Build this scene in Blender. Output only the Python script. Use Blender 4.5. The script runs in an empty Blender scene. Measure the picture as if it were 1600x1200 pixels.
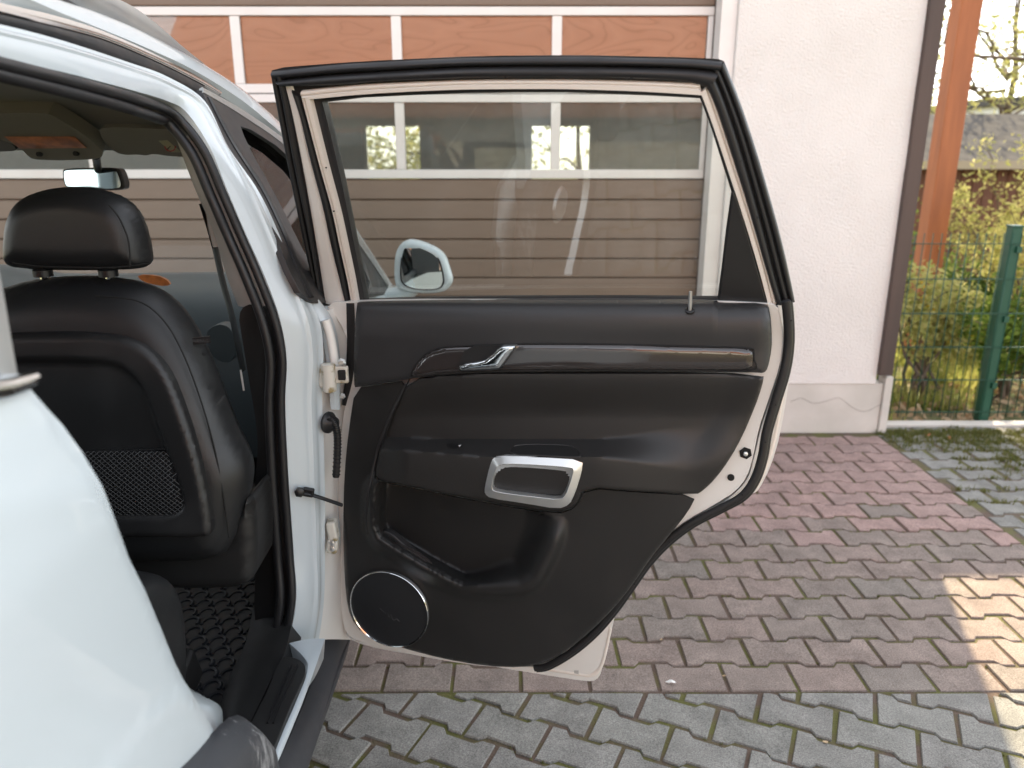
import bpy, bmesh, math, random
from mathutils import Vector, Matrix
from mathutils import noise as mnoise
R = math.radians
random.seed(7)
S = bpy.context.scene
COL = S.collection

# ------------------------------------------------------------------ camera
F, PITCH, H = 1200.0, R(16.2), 1.5
cp, sp = math.cos(PITCH), math.sin(PITCH)
cam = bpy.data.cameras.new('camera')
camo = bpy.data.objects.new('camera', cam)
COL.objects.link(camo)
camo.location = (0, 0, H)
camo.rotation_euler = (math.pi / 2 - PITCH, 0, 0)
cam.sensor_width = 36
cam.lens = 27
cam.clip_start = 0.02
cam.clip_end = 500
cam.dof.use_dof = True
cam.dof.focus_distance = 1.62
cam.dof.aperture_fstop = 3.4
S.camera = camo

# ------------------------------------------------------------------ world, sun, exposure
SUN_AZ, SUN_EL = math.atan2(.31, .95), R(43)
w = bpy.data.worlds.new('World')
S.world = w
w.use_nodes = True
nt = w.node_tree
sky = nt.nodes.new('ShaderNodeTexSky')
sky.sky_type = 'NISHITA'
sky.sun_disc = False
sky.sun_elevation = SUN_EL
sky.sun_rotation = SUN_AZ
sky.air_density = 1.0
sky.dust_density = 1.3
sky.ozone_density = 1.0
hs = nt.nodes.new('ShaderNodeHueSaturation')
hs.inputs['Saturation'].default_value = 0.24
nt.links.new(sky.outputs[0], hs.inputs['Color'])
nt.links.new(hs.outputs[0], nt.nodes['Background'].inputs[0])
nt.nodes['Background'].inputs[1].default_value = 0.15
sd = bpy.data.lights.new('sun', 'SUN')
sd.energy = 3.2
sd.angle = R(0.6)
sd.color = (1, .82, .54)
so = bpy.data.objects.new('sun', sd)
COL.objects.link(so)
sv = Vector((math.sin(SUN_AZ) * math.cos(SUN_EL), math.cos(SUN_AZ) * math.cos(SUN_EL), math.sin(SUN_EL)))
so.rotation_euler = sv.to_track_quat('Z', 'Y').to_euler()
S.view_settings.view_transform = 'Standard'
S.view_settings.look = 'None'
S.view_settings.gamma = 1
S.view_settings.exposure = 2.05
S.render.engine = 'CYCLES'
S.cycles.max_bounces = 10
S.cycles.transparent_max_bounces = 16
S.cycles.caustics_reflective = False
S.cycles.caustics_refractive = False

# ------------------------------------------------------------------ measuring the place from the photograph
def ray(px, py):
    u = (px - 800) / F
    v = (600 - py) / F
    return Vector((u, cp + v * sp, v * cp - sp))
CAMP = Vector((0, 0, H))
def atY(px, py, Y):
    d = ray(px, py); return CAMP + d * (Y / d.y)
def atX(px, py, X):
    d = ray(px, py); return CAMP + d * (X / d.x)
def atZ(px, py, Z):
    d = ray(px, py); return CAMP + d * ((Z - H) / d.z)
def smooth(a, b, x):
    t = min(1, max(0, (x - a) / (b - a))); return t * t * (3 - 2 * t)
def flank(z, Y=0):       # x of the car's right side at height z
    x = -.412
    k = z - 1.16
    if k > 0: x -= .52 * (k * k / (k + .07))
    if z < .62: x -= .10 * (.62 - z) * 1.5
    return x
def side(px, py, off=0.0, f=flank):   # point on the car's right side
    X = -.42
    for i in range(14):
        P = atX(px, py, X)
        X = .5 * X + .5 * (f(P.z) + off)
    return P
def flank2(z):
    return -.412 - .20 * max(0, z - 1.14) ** 1.5 * 2 - (.15 * (.62 - z) if z < .62 else 0)
DA = R(15.5)
DO = Vector((-.40, 1.655, 0))
DN = Vector((-math.sin(DA), -math.cos(DA), 0))
DS = Vector((math.cos(DA), -math.sin(DA), 0))
def dlean(z):
    k = z - 1.16
    return .42 * (k * k / (k + .07)) if k > 0 else 0.0
def door(px, py, h=0.0):     # point on the opened rear door, h metres towards its inner side
    d = ray(px, py); n = h
    for i in range(10):
        t = ((DO + DN * n) - CAMP).dot(DN) / d.dot(DN)
        P = CAMP + d * t
        n = .4 * n + .6 * (h + dlean(P.z))
    return P

# ------------------------------------------------------------------ object helpers
def wpos(o):
    p = Vector(o.location)
    while o.parent:
        o = o.parent; p += Vector(o.location)
    return p
def link(name, me, mats, parent=None, origin=None, smoothang=40, bevel=0, bseg=2, subsurf=0):
    if me.vertices:
        xs = [v.co.x for v in me.vertices]; ys = [v.co.y for v in me.vertices]; zs = [v.co.z for v in me.vertices]
        if origin is None:
            origin = Vector(((min(xs) + max(xs)) / 2, (min(ys) + max(ys)) / 2, min(zs)))
    origin = Vector(origin)
    me.transform(Matrix.Translation(-origin))
    if not isinstance(mats, (list, tuple)): mats = [mats]
    for m in mats: me.materials.append(m)
    o = bpy.data.objects.new(name, me)
    COL.objects.link(o)
    if parent is not None:
        o.parent = parent
        o.location = origin - wpos(parent)
    else:
        o.location = origin
    me.shade_smooth()
    if smoothang: me.set_sharp_from_angle(angle=R(smoothang))
    if bevel:
        b = o.modifiers.new('bevel', 'BEVEL'); b.width = bevel; b.segments = bseg; b.limit_method = 'ANGLE'; b.angle_limit = R(42)
        b.harden_normals = True
    if subsurf:
        s = o.modifiers.new('sub', 'SUBSURF'); s.levels = subsurf; s.render_levels = subsurf
    return o
def thing(name, label, cat, loc, group=None):
    o = bpy.data.objects.new(name, None); COL.objects.link(o); o.location = loc
    o['label'] = label; o['category'] = cat
    if group: o['group'] = group
    return o
def tag(o, label=None, cat=None, group=None, kind=None):
    if label: o['label'] = label
    if cat: o['category'] = cat
    if group: o['group'] = group
    if kind: o['kind'] = kind
    return o
def mesh(name, vs, fs, recalc=True):
    me = bpy.data.meshes.new(name)
    me.from_pydata([tuple(v) for v in vs], [], fs)
    me.validate()
    if recalc:
        bm = bmesh.new(); bm.from_mesh(me)
        bmesh.ops.recalc_face_normals(bm, faces=bm.faces); bm.to_mesh(me); bm.free()
    return me
class MB:
    def __init__(s): s.v = []; s.f = []
    def box(s, lo, hi, rot=None, c=None):
        n = len(s.v)
        P = [Vector((x, y, z)) for x in (lo[0], hi[0]) for y in (lo[1], hi[1]) for z in (lo[2], hi[2])]
        if rot:
            c = Vector(c) if c else sum(P, Vector()) / 8
            P = [c + rot @ (p - c) for p in P]
        s.v += P
        s.f += [tuple(n + i for i in q) for q in ((0, 1, 3, 2), (4, 6, 7, 5), (0, 4, 5, 1), (2, 3, 7, 6), (0, 2, 6, 4), (1, 5, 7, 3))]
        return s
    def tube(s, pts, r, seg=8, flat=1.0, caps=True, up=None):
        pts = [Vector(p) for p in pts]; n0 = len(s.v); N = len(pts)
        rs = r if isinstance(r, (list, tuple)) else [r] * N
        for i, p in enumerate(pts):
            t = (pts[min(i + 1, N - 1)] - pts[max(i - 1, 0)]).normalized()
            u0 = Vector(up) if up else (Vector((0, 0, 1)) if abs(t.z) < .9 else Vector((1, 0, 0)))
            a = t.cross(u0).normalized(); b = a.cross(t).normalized()
            for k in range(seg):
                an = 2 * math.pi * k / seg
                s.v.append(p + a * (math.cos(an) * rs[i]) + b * (math.sin(an) * rs[i] * flat))
        for i in range(N - 1):
            for k in range(seg):
                k2 = (k + 1) % seg
                s.f.append((n0 + i * seg + k, n0 + i * seg + k2, n0 + (i + 1) * seg + k2, n0 + (i + 1) * seg + k))
        if caps:
            s.f.append(tuple(n0 + k for k in range(seg))); s.f.append(tuple(n0 + (N - 1) * seg + k for k in reversed(range(seg))))
        return s
    def lathe(s, prof, c, axis, seg=32, e1=None):   # prof: (radius, along)
        axis = Vector(axis).normalized(); c = Vector(c)
        a = axis.orthogonal().normalized(); b = axis.cross(a)
        n0 = len(s.v)
        for (r, h) in prof:
            for k in range(seg):
                an = 2 * math.pi * k / seg
                s.v.append(c + axis * h + a * (math.cos(an) * r) + b * (math.sin(an) * r))
        for i in range(len(prof) - 1):
            for k in range(seg):
                k2 = (k + 1) % seg
                s.f.append((n0 + i * seg + k, n0 + i * seg + k2, n0 + (i + 1) * seg + k2, n0 + (i + 1) * seg + k))
        s.f.append(tuple(n0 + k for k in range(seg))); s.f.append(tuple(n0 + (len(prof) - 1) * seg + k for k in range(seg)))
        return s
    def build(s, name, mats, parent=None, **kw):
        return link(name, mesh(name, s.v, s.f), mats, parent, **kw)

def catmull(P, n=6):
    P = [Vector(p) for p in P]; out = []
    for i in range(len(P) - 1):
        p0 = P[max(i - 1, 0)]; p1 = P[i]; p2 = P[i + 1]; p3 = P[min(i + 2, len(P) - 1)]
        for k in range(n):
            t = k / n
            out.append(.5 * ((2 * p1) + (p2 - p0) * t + (2 * p0 - 5 * p1 + 4 * p2 - p3) * t * t + (3 * p1 - p0 - 3 * p2 + p3) * t ** 3))
    out.append(P[-1]); return out
def chaikin(P, it=2, q=.25):
    P = [Vector((p[0], p[1])) for p in P]
    for _ in range(it):
        Q = []
        for i in range(len(P)):
            a = P[i]; b = P[(i + 1) % len(P)]
            Q.append(a.lerp(b, q)); Q.append(a.lerp(b, 1 - q))
        P = Q
    return P
def dist_poly(x, y, poly):
    best = 1e18; n = len(poly)
    for i in range(n):
        ax, ay = poly[i][0], poly[i][1]; bx, by = poly[(i + 1) % n][0], poly[(i + 1) % n][1]
        dx, dy = bx - ax, by - ay; L = dx * dx + dy * dy
        t = 0 if L == 0 else max(0, min(1, ((x - ax) * dx + (y - ay) * dy) / L))
        d = (x - ax - t * dx) ** 2 + (y - ay - t * dy) ** 2
        if d < best: best = d
    return math.sqrt(best)
def inside(x, y, poly):
    c = False; n = len(poly); j = n - 1
    for i in range(n):
        yi, yj = poly[i][1], poly[j][1]
        if (yi > y) != (yj > y) and x < (poly[j][0] - poly[i][0]) * (y - yi) / (yj - yi) + poly[i][0]: c = not c
        j = i
    return c
def sheet(name, outline, fn, back, mats, parent=None, step=0, holes=(), cx=None, cy=None, **kw):
    """a shell: 2D outline (with holes) -> fn(x,y) world point; back = vector or function for thickness"""
    bm = bmesh.new()
    for loop in [outline] + list(holes):
        vs = [bm.verts.new((p[0], p[1], 0)) for p in loop]
        for i in range(len(vs)): bm.edges.new((vs[i], vs[(i + 1) % len(vs)]))
    bmesh.ops.triangle_fill(bm, edges=bm.edges[:], use_beauty=True)
    xs = [p[0] for p in outline]; ys = [p[1] for p in outline]
    if step:
        sx, sy = step if isinstance(step, (list, tuple)) else (step, step)
        def lines(a, b, s):
            k = math.floor(a / s) + 1; o = []
            while k * s < b: o.append(k * s); k += 1
            return o
        for x in (cx if cx is not None else lines(min(xs), max(xs), sx)):
            bmesh.ops.bisect_plane(bm, geom=bm.verts[:] + bm.edges[:] + bm.faces[:], dist=1e-7, plane_co=(x, 0, 0), plane_no=(1, 0, 0))
        for y in (cy if cy is not None else lines(min(ys), max(ys), sy)):
            bmesh.ops.bisect_plane(bm, geom=bm.verts[:] + bm.edges[:] + bm.faces[:], dist=1e-7, plane_co=(0, y, 0), plane_no=(0, 1, 0))
    bm.verts.index_update(); bm.verts.ensure_lookup_table()
    fr = [fn(v.co.x, v.co.y) for v in bm.verts]
    n = len(fr)
    bk = [p + (back(v.co.x, v.co.y) if callable(back) else back) for p, v in zip(fr, bm.verts)]
    fs = [tuple(v.index for v in f.verts) for f in bm.faces]
    out = fs + [tuple(n + i for i in reversed(f)) for f in fs]
    for e in bm.edges:
        if len(e.link_faces) == 1:
            a, b = e.verts[0].index, e.verts[1].index
            out.append((a, b, n + b, n + a))
    bm.free()
    return link(name, mesh(name, fr + bk, out), mats, parent, **kw)
def loft(name, A, B, mats, parent=None, prof=None, nu=6, nv=6, h=0.0, toward=None, thick=.01, smoothin=True, **kw):
    """closed strip between two 3D polylines, crowned by h along the surface normal that points to `toward`"""
    if smoothin: A = catmull(A, nu); B = catmull(B, nu)
    else: A = [Vector(p) for p in A]; B = [Vector(p) for p in B]
    prof = prof or (lambda t: 4 * t * (1 - t))
    N = len(A); top = []; bot = []
    for i in range(N):
        t_ = (A[min(i + 1, N - 1)] + B[min(i + 1, N - 1)] - A[max(i - 1, 0)] - B[max(i - 1, 0)])
        nn = t_.cross(B[i] - A[i])
        nn = nn.normalized() if nn.length > 1e-9 else Vector((0, 0, 1))
        tw = Vector(toward) if toward else (CAMP - A[i])
        if nn.dot(tw) < 0: nn = -nn
        for k in range(nv + 1):
            t = k / nv; p = A[i].lerp(B[i], t)
            top.append(p + nn * (h * prof(t))); bot.append(p - nn * thick)
    V = top + bot; n = len(top); W = nv + 1; fs = []
    for i in range(N - 1):
        for k in range(nv):
            a, b, c, d = i * W + k, i * W + k + 1, (i + 1) * W + k + 1, (i + 1) * W + k
            fs.append((a, b, c, d)); fs.append((n + d, n + c, n + b, n + a))
        for k in (0, nv):
            a, d = i * W + k, (i + 1) * W + k
            fs.append((a, d, n + d, n + a))
    for i in (0, N - 1):
        for k in range(nv):
            a, b = i * W + k, i * W + k + 1
            fs.append((a, b, n + b, n + a))
    return link(name, mesh(name, V, fs), mats, parent, **kw)
def dstrip(name, A, B, mats, parent, h0=0.0, hb=.004, n=5, nv=6, prof=None, thick=.008):
    """strip on the rear door from two pixel polylines"""
    A = [door(p[0], p[1], h0) for p in A]; B = [door(p[0], p[1], h0) for p in B]
    return loft(name, A, B, mats, parent, prof=prof, nu=n, nv=nv, h=hb, toward=DN, thick=thick)

# ------------------------------------------------------------------ materials
def N(nt, t, **kw):
    n = nt.nodes.new(t)
    for k, v in kw.items():
        if k in n.inputs: n.inputs[k].default_value = v
        else: setattr(n, k, v)
    return n
def c4(c): return (c[0], c[1], c[2], 1)
def pbr(name, col, rough=.5, metal=0, coat=0, col2=None, vs=8, vlo=.35, vhi=.65, bump=0, bs=200, bdist=.002, rvar=0, spec=.5, stretch=None, detail=6, coords='Object'):
    m = bpy.data.materials.new(name); m.use_nodes = True
    t = m.node_tree; b = t.nodes['Principled BSDF']
    b.inputs['Base Color'].default_value = c4(col)
    b.inputs['Roughness'].default_value = rough
    b.inputs['Metallic'].default_value = metal
    b.inputs['Coat Weight'].default_value = coat
    b.inputs['Coat Roughness'].default_value = .03
    b.inputs['Specular IOR Level'].default_value = spec
    tc = N(t, 'ShaderNodeNewGeometry') if coords == 'World' else N(t, 'ShaderNodeTexCoord')
    src = tc.outputs['Position'] if coords == 'World' else tc.outputs[coords]
    if stretch:
        mp = N(t, 'ShaderNodeMapping'); mp.inputs['Scale'].default_value = stretch
        t.links.new(src, mp.inputs[0]); src = mp.outputs[0]
    if col2 or rvar:
        no = N(t, 'ShaderNodeTexNoise', Scale=vs, Detail=detail); t.links.new(src, no.inputs['Vector'])
        mr = N(t, 'ShaderNodeMapRange'); mr.inputs[1].default_value = vlo; mr.inputs[2].default_value = vhi
        t.links.new(no.outputs[0], mr.inputs[0])
        if col2:
            mx = N(t, 'ShaderNodeMix', data_type='RGBA'); mx.inputs[6].default_value = c4(col); mx.inputs[7].default_value = c4(col2)
            t.links.new(mr.outputs[0], mx.inputs[0]); t.links.new(mx.outputs[2], b.inputs['Base Color'])
        if rvar:
            m2 = N(t, 'ShaderNodeMapRange'); m2.inputs[3].default_value = rough - rvar; m2.inputs[4].default_value = rough + rvar
            t.links.new(mr.outputs[0], m2.inputs[0]); t.links.new(m2.outputs[0], b.inputs['Roughness'])
    if bump:
        n2 = N(t, 'ShaderNodeTexNoise', Scale=bs, Detail=4); t.links.new(src, n2.inputs['Vector'])
        bp = N(t, 'ShaderNodeBump', Strength=bump, Distance=bdist); t.links.new(n2.outputs[0], bp.inputs['Height'])
        t.links.new(bp.outputs[0], b.inputs['Normal'])
    return m
def glass(name, tint=(1, 1, 1), refl=.06, dirt=.0, dcol=(.5, .5, .5), ior=1.5, boost=1.0):
    m = bpy.data.materials.new(name); m.use_nodes = True
    t = m.node_tree; t.nodes.clear()
    o = N(t, 'ShaderNodeOutputMaterial'); tr = N(t, 'ShaderNodeBsdfTransparent'); gl = N(t, 'ShaderNodeBsdfGlossy', Roughness=.0)
    tr.inputs[0].default_value = c4(tint)
    fr = N(t, 'ShaderNodeFresnel', IOR=ior)
    mu = N(t, 'ShaderNodeMath', operation='MULTIPLY'); mu.inputs[1].default_value = boost
    t.links.new(fr.outputs[0], mu.inputs[0])
    mx = N(t, 'ShaderNodeMixShader'); t.links.new(mu.outputs[0], mx.inputs[0]); t.links.new(tr.outputs[0], mx.inputs[1]); t.links.new(gl.outputs[0], mx.inputs[2])
    last = mx
    if dirt:
        df = N(t, 'ShaderNodeBsdfDiffuse'); df.inputs[0].default_value = c4(dcol)
        tc = N(t, 'ShaderNodeTexCoord'); no = N(t, 'ShaderNodeTexNoise', Scale=3.0, Detail=6); t.links.new(tc.outputs['Object'], no.inputs['Vector'])
        mr = N(t, 'ShaderNodeMapRange'); mr.inputs[1].default_value = .3; mr.inputs[2].default_value = .7; mr.inputs[3].default_value = dirt * .6; mr.inputs[4].default_value = dirt * 1.3
        t.links.new(no.outputs[0], mr.inputs[0])
        m2 = N(t, 'ShaderNodeMixShader'); t.links.new(mr.outputs[0], m2.inputs[0]); t.links.new(mx.outputs[0], m2.inputs[1]); t.links.new(df.outputs[0], m2.inputs[2]); last = m2
    t.links.new(last.outputs[0], o.inputs[0])
    return m

M = {}
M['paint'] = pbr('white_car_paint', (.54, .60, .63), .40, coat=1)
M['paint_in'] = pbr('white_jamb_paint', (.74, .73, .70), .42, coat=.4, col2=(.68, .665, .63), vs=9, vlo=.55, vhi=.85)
M['cream'] = pbr('cream_frame_paint', (.74, .69, .63), .42)
M['rubber'] = pbr('black_rubber_seal', (0.0112, 0.0112, 0.0126), .50, bump=.1, bs=600, bdist=.0005, rvar=.12, vs=14)
M['blackframe'] = pbr('satin_black_frame', (0.0210, 0.0210, 0.0224), .42, rvar=.1, vs=9)
M['trim_soft'] = pbr('dark_soft_trim', (.026, .026, .027), .40, bump=.35, bs=1500, bdist=.0004, rvar=.06, vs=6, spec=.45)
M['trim_mid'] = pbr('dark_leatherette_trim', (.023, .022, .0215), .48, bump=.35, bs=1100, bdist=.0004, rvar=.06, vs=6)
M['trim_hard'] = pbr('dark_hard_plastic', (.016, .0158, .0158), .46, bump=.3, bs=1300, bdist=.0004, rvar=.08, vs=7)
M['gloss'] = pbr('glossy_dark_brown_trim', (.034, .029, .028), .12, coat=1)
M['chrome'] = pbr('chrome', (.82, .84, .85), .08, metal=1)
M['satin'] = pbr('satin_silver', (.80, .81, .80), .36, metal=.85, bump=.05, bs=900, bdist=.0003)
M['railmetal'] = pbr('satin_grey_rail', (.42, .42, .40), .32, metal=.6, col2=(.33, .34, .35), vs=5)
M['leather'] = pbr('black_leather', (0.0130, 0.0137, 0.0149), .42, bump=.5, bs=700, bdist=.0006, rvar=.08, vs=5)
M['seatshell'] = pbr('black_seat_shell_plastic', (0.0123, 0.0123, 0.0130), .50, bump=.3, bs=900, bdist=.0004, rvar=.1, vs=7, col2=(0.0195, 0.0195, 0.0202), vlo=.5, vhi=.8)
M['fabricroof'] = pbr('grey_headliner_fabric', (.30, .29, .255), .95, bump=.4, bs=900, bdist=.0006)
M['greytrim'] = pbr('light_grey_pillar_trim', (.42, .41, .39), .7, bump=.2, bs=1200, bdist=.0004)
M['visor'] = pbr('grey_visor_vinyl', (.24, .23, .195), .7, bump=.3, bs=900, bdist=.0004)
M['carpet'] = pbr('black_mat_rubber', (.020, .022, .027), .48, bump=.3, bs=300, bdist=.001)
M['dash'] = pbr('dark_dashboard', (.085, .105, .112), .4, bump=.3, bs=900, bdist=.0004)
M['black'] = pbr('black_plastic', (.010, .010, .011), .4)
M['hole'] = pbr('dark_recess', (.006, .006, .006), .8)
M['cladding'] = pbr('grey_black_cladding', (.050, .052, .058), .5, bump=.5, bs=800, bdist=.0006, rvar=.1, vs=8)
M['grille'] = pbr('black_speaker_grille', (.012, .013, .015), .5)
M['grease'] = pbr('dirty_hinge_paint', (.60, .58, .52), .5, col2=(.26, .20, .09), vs=45, vlo=.52, vhi=.64)
M['glass_car'] = glass('clear_car_glass', (.93, .95, .92), boost=1.9)
M['glass_tint'] = glass('windscreen_glass', (.90, .93, .89), boost=1.0)
M['mirror'] = pbr('mirror_silver', (.80, .88, .90), .01, metal=1)
M['amber'] = pbr('amber_reflection_paint', (.85, .30, .08), .35, coat=.2, col2=(.40, .13, .04), vs=25)  # amber colour stands in for orange reflections on lens and dashboard
M['tyre'] = pbr('tyre_rubber', (.02, .02, .02), .8)
M['stitch'] = pbr('grey_stitching', (.06, .06, .062), .7)
M['scratch'] = pbr('pale_scuff', (.30, .29, .28), .8)

# white car paint with faint orange peel / dirt is enough; the cladding gets worn scuffs
def scuffed(name, base, scuff, centre, rad):
    m = pbr(name, base, .5, bump=.5, bs=800, bdist=.0006)
    t = m.node_tree; b = t.nodes['Principled BSDF']
    g = N(t, 'ShaderNodeNewGeometry')
    mp = N(t, 'ShaderNodeMapping'); mp.inputs['Scale'].default_value = (60, 60, 9)
    no = N(t, 'ShaderNodeTexNoise', Scale=1.0, Detail=6, Roughness=.7)
    t.links.new(g.outputs['Position'], mp.inputs[0]); t.links.new(mp.outputs[0], no.inputs['Vector'])
    vm = N(t, 'ShaderNodeVectorMath', operation='DISTANCE'); vm.inputs[1].default_value = centre
    t.links.new(g.outputs['Position'], vm.inputs[0])
    mr = N(t, 'ShaderNodeMapRange'); mr.inputs[1].default_value = rad; mr.inputs[2].default_value = 0; mr.inputs[3].default_value = 0; mr.inputs[4].default_value = .24
    t.links.new(vm.outputs['Value'], mr.inputs[0])
    ad = N(t, 'ShaderNodeMath', operation='ADD'); t.links.new(no.outputs[0], ad.inputs[0]); t.links.new(mr.outputs[0], ad.inputs[1])
    m2 = N(t, 'ShaderNodeMapRange'); m2.inputs[1].default_value = .66; m2.inputs[2].default_value = .76
    t.links.new(ad.outputs[0], m2.inputs[0])
    mx = N(t, 'ShaderNodeMix', data_type='RGBA'); mx.inputs[6].default_value = c4(base); mx.inputs[7].default_value = c4(scuff)
    t.links.new(m2.outputs[0], mx.inputs[0]); t.links.new(mx.outputs[2], b.inputs['Base Color'])
    return m

def paver_mat(name, cols, grit=(.5, .48, .46)):
    m = bpy.data.materials.new(name); m.use_nodes = True
    t = m.node_tree; b = t.nodes['Principled BSDF']; b.inputs['Roughness'].default_value = .92
    b.inputs['Specular IOR Level'].default_value = .25
    oi = N(t, 'ShaderNodeObjectInfo'); cr = N(t, 'ShaderNodeValToRGB'); cr.color_ramp.interpolation = 'CONSTANT' if False else 'LINEAR'
    els = cr.color_ramp.elements
    els[0].color = c4(cols[0]); els[1].color = c4(cols[-1])
    for i, c in enumerate(cols[1:-1]): e = els.new((i + 1) / (len(cols) - 1)); e.color = c4(c)
    t.links.new(oi.outputs['Random'], cr.inputs[0])
    g = N(t, 'ShaderNodeNewGeometry')
    n1 = N(t, 'ShaderNodeTexNoise', Scale=230.0, Detail=5, Roughness=.75); t.links.new(g.outputs['Position'], n1.inputs['Vector'])
    n2 = N(t, 'ShaderNodeTexNoise', Scale=9.0, Detail=7, Roughness=.65); t.links.new(g.outputs['Position'], n2.inputs['Vector'])
    n3 = N(t, 'ShaderNodeTexVoronoi', Scale=170.0); t.links.new(g.outputs['Position'], n3.inputs['Vector'])
    mr = N(t, 'ShaderNodeMapRange'); mr.inputs[1].default_value = .25; mr.inputs[2].default_value = .75; mr.inputs[1].default_value = .34; mr.inputs[2].default_value = .66; mr.inputs[3].default_value = .55; mr.inputs[4].default_value = 1.5
    t.links.new(n1.outputs[0], mr.inputs[0])
    mr2 = N(t, 'ShaderNodeMapRange'); mr2.inputs[1].default_value = .3; mr2.inputs[2].default_value = .7; mr2.inputs[3].default_value = .74; mr2.inputs[4].default_value = 1.22
    t.links.new(n2.outputs[0], mr2.inputs[0])
    mu = N(t, 'ShaderNodeMath', operation='MULTIPLY'); t.links.new(mr.outputs[0], mu.inputs[0]); t.links.new(mr2.outputs[0], mu.inputs[1])
    vm = N(t, 'ShaderNodeVectorMath', operation='SCALE'); t.links.new(cr.outputs[0], vm.inputs[0]); t.links.new(mu.outputs[0], vm.inputs['Scale'])
    # pale grit
    lt = N(t, 'ShaderNodeMapRange'); lt.inputs[1].default_value = .16; lt.inputs[2].default_value = .10; lt.inputs[3].default_value = 0; lt.inputs[4].default_value = .55
    t.links.new(n3.outputs['Distance'], lt.inputs[0])
    n4 = N(t, 'ShaderNodeTexNoise', Scale=60.0); t.links.new(g.outputs['Position'], n4.inputs['Vector'])
    g4 = N(t, 'ShaderNodeMath', operation='GREATER_THAN'); g4.inputs[1].default_value = .56; t.links.new(n4.outputs[0], g4.inputs[0])
    m5 = N(t, 'ShaderNodeMath', operation='MULTIPLY'); t.links.new(lt.outputs[0], m5.inputs[0]); t.links.new(g4.outputs[0], m5.inputs[1])
    mx = N(t, 'ShaderNodeMix', data_type='RGBA'); t.links.new(m5.outputs[0], mx.inputs[0]); t.links.new(vm.outputs[0], mx.inputs[6]); mx.inputs[7].default_value = c4(grit)
    t.links.new(mx.outputs[2], b.inputs['Base Color'])
    bp = N(t, 'ShaderNodeBump', Strength=.7, Distance=.0012); t.links.new(n1.outputs[0], bp.inputs['Height']); t.links.new(bp.outputs[0], b.inputs['Normal'])
    return m
M['pave_red'] = paver_mat('red_paver', [(0.1982, 0.1692, 0.1485), (0.2301, 0.1818, 0.1596), (0.2127, 0.1760, 0.1551), (0.2369, 0.1857, 0.1632), (0.2050, 0.1721, 0.1513), (0.1934, 0.1701, 0.1504)])
M['pave_far'] = paver_mat('rosy_paver', [(0.2998, 0.2090, 0.1884), (0.2806, 0.2025, 0.1838), (0.3096, 0.2155, 0.1948), (0.2709, 0.1969, 0.1792)])
M['pave_grey'] = paver_mat('grey_paver', [(0.1873, 0.1847, 0.1699), (0.2135, 0.2108, 0.1934), (0.1960, 0.1916, 0.1777), (0.2178, 0.2135, 0.1986)])
M['joint'] = pbr('sandy_mossy_joint', (0.1092, 0.0761, 0.0577), .95, col2=(0.1040, 0.1030, 0.0289), vs=7, vlo=.42, vhi=.6, bump=.8, bs=150, bdist=.006, coords='World')
M['stucco'] = pbr('rough_white_stucco', (0.7980, 0.7505, 0.7172), .95, col2=(0.7505, 0.7030, 0.6697), vs=3, bump=1.0, bs=95, bdist=.009, coords='World')
M['plinth'] = pbr('painted_plinth', (0.6510, 0.6045, 0.5580), .85, col2=(0.5580, 0.5208, 0.4743), vs=4, bump=.4, bs=60, bdist=.003, coords='World')
M['whiteframe'] = pbr('white_aluminium', (.80, .76, .73), .45, col2=(.76, .71, .68), vs=5)
M['slat'] = pbr('brown_door_panel', (.200, .136, .096), .5, bump=.4, bs=320, bdist=.0006, col2=(.182, .123, .086), vs=4, stretch=(1, 1, 6))
M['slatdark'] = pbr('dark_groove', (.03, .022, .018), .7)
M['boardbrown'] = pbr('dark_brown_board', (.085, .055, .045), .6, col2=(.06, .04, .034), vs=10, stretch=(1, 1, .1))
M['wood'] = pbr('orange_brown_wood', (.40, .135, .05), .6, col2=(.30, .10, .04), vs=14, stretch=(1, 1, .12))
M['shedwood'] = pbr('brown_shed_wood', (.20, .085, .05), .75, col2=(.13, .055, .035), vs=18, stretch=(1, 1, .1))
M['roofgrey'] = pbr('grey_roofing', (.10, .095, .09), 1.0, spec=.05, bump=.4, bs=20, bdist=.01, col2=(.07, .067, .065), vs=6)
M['shedwood2'] = pbr('weathered_cream_fascia', (.40, .34, .25), .8)
M['green'] = pbr('dark_green_powder_coat', (.012, .075, .045), .4)
M['tile'] = pbr('terracotta_roof_tiles', (.48, .17, .085), .8, col2=(.36, .12, .06), vs=14)
M['white'] = pbr('plain_white', (.75, .75, .73), .7)
M['earth'] = pbr('soil_and_leaf_litter', (.17, .135, .08), .95, col2=(.10, .13, .03), vs=5, bump=1, bs=40, bdist=.02, coords='World')
M['bark'] = pbr('grey_brown_bark', (.13, .10, .075), .9, bump=.8, bs=60, bdist=.004)
def leafmat(name, c1, c2, tr=.5):
    m = bpy.data.materials.new(name); m.use_nodes = True
    t = m.node_tree; t.nodes.clear(); o = N(t, 'ShaderNodeOutputMaterial')
    g = N(t, 'ShaderNodeNewGeometry')
    mx = N(t, 'ShaderNodeMix', data_type='RGBA'); mx.inputs[6].default_value = c4(c1); mx.inputs[7].default_value = c4(c2)
    t.links.new(g.outputs['Random Per Island'], mx.inputs[0])
    d = N(t, 'ShaderNodeBsdfDiffuse'); tl = N(t, 'ShaderNodeBsdfTranslucent')
    t.links.new(mx.outputs[2], d.inputs[0]); t.links.new(mx.outputs[2], tl.inputs[0])
    ms = N(t, 'ShaderNodeMixShader', Fac=tr); t.links.new(d.outputs[0], ms.inputs[1]); t.links.new(tl.outputs[0], ms.inputs[2])
    t.links.new(ms.outputs[0], o.inputs[0]); return m
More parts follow.
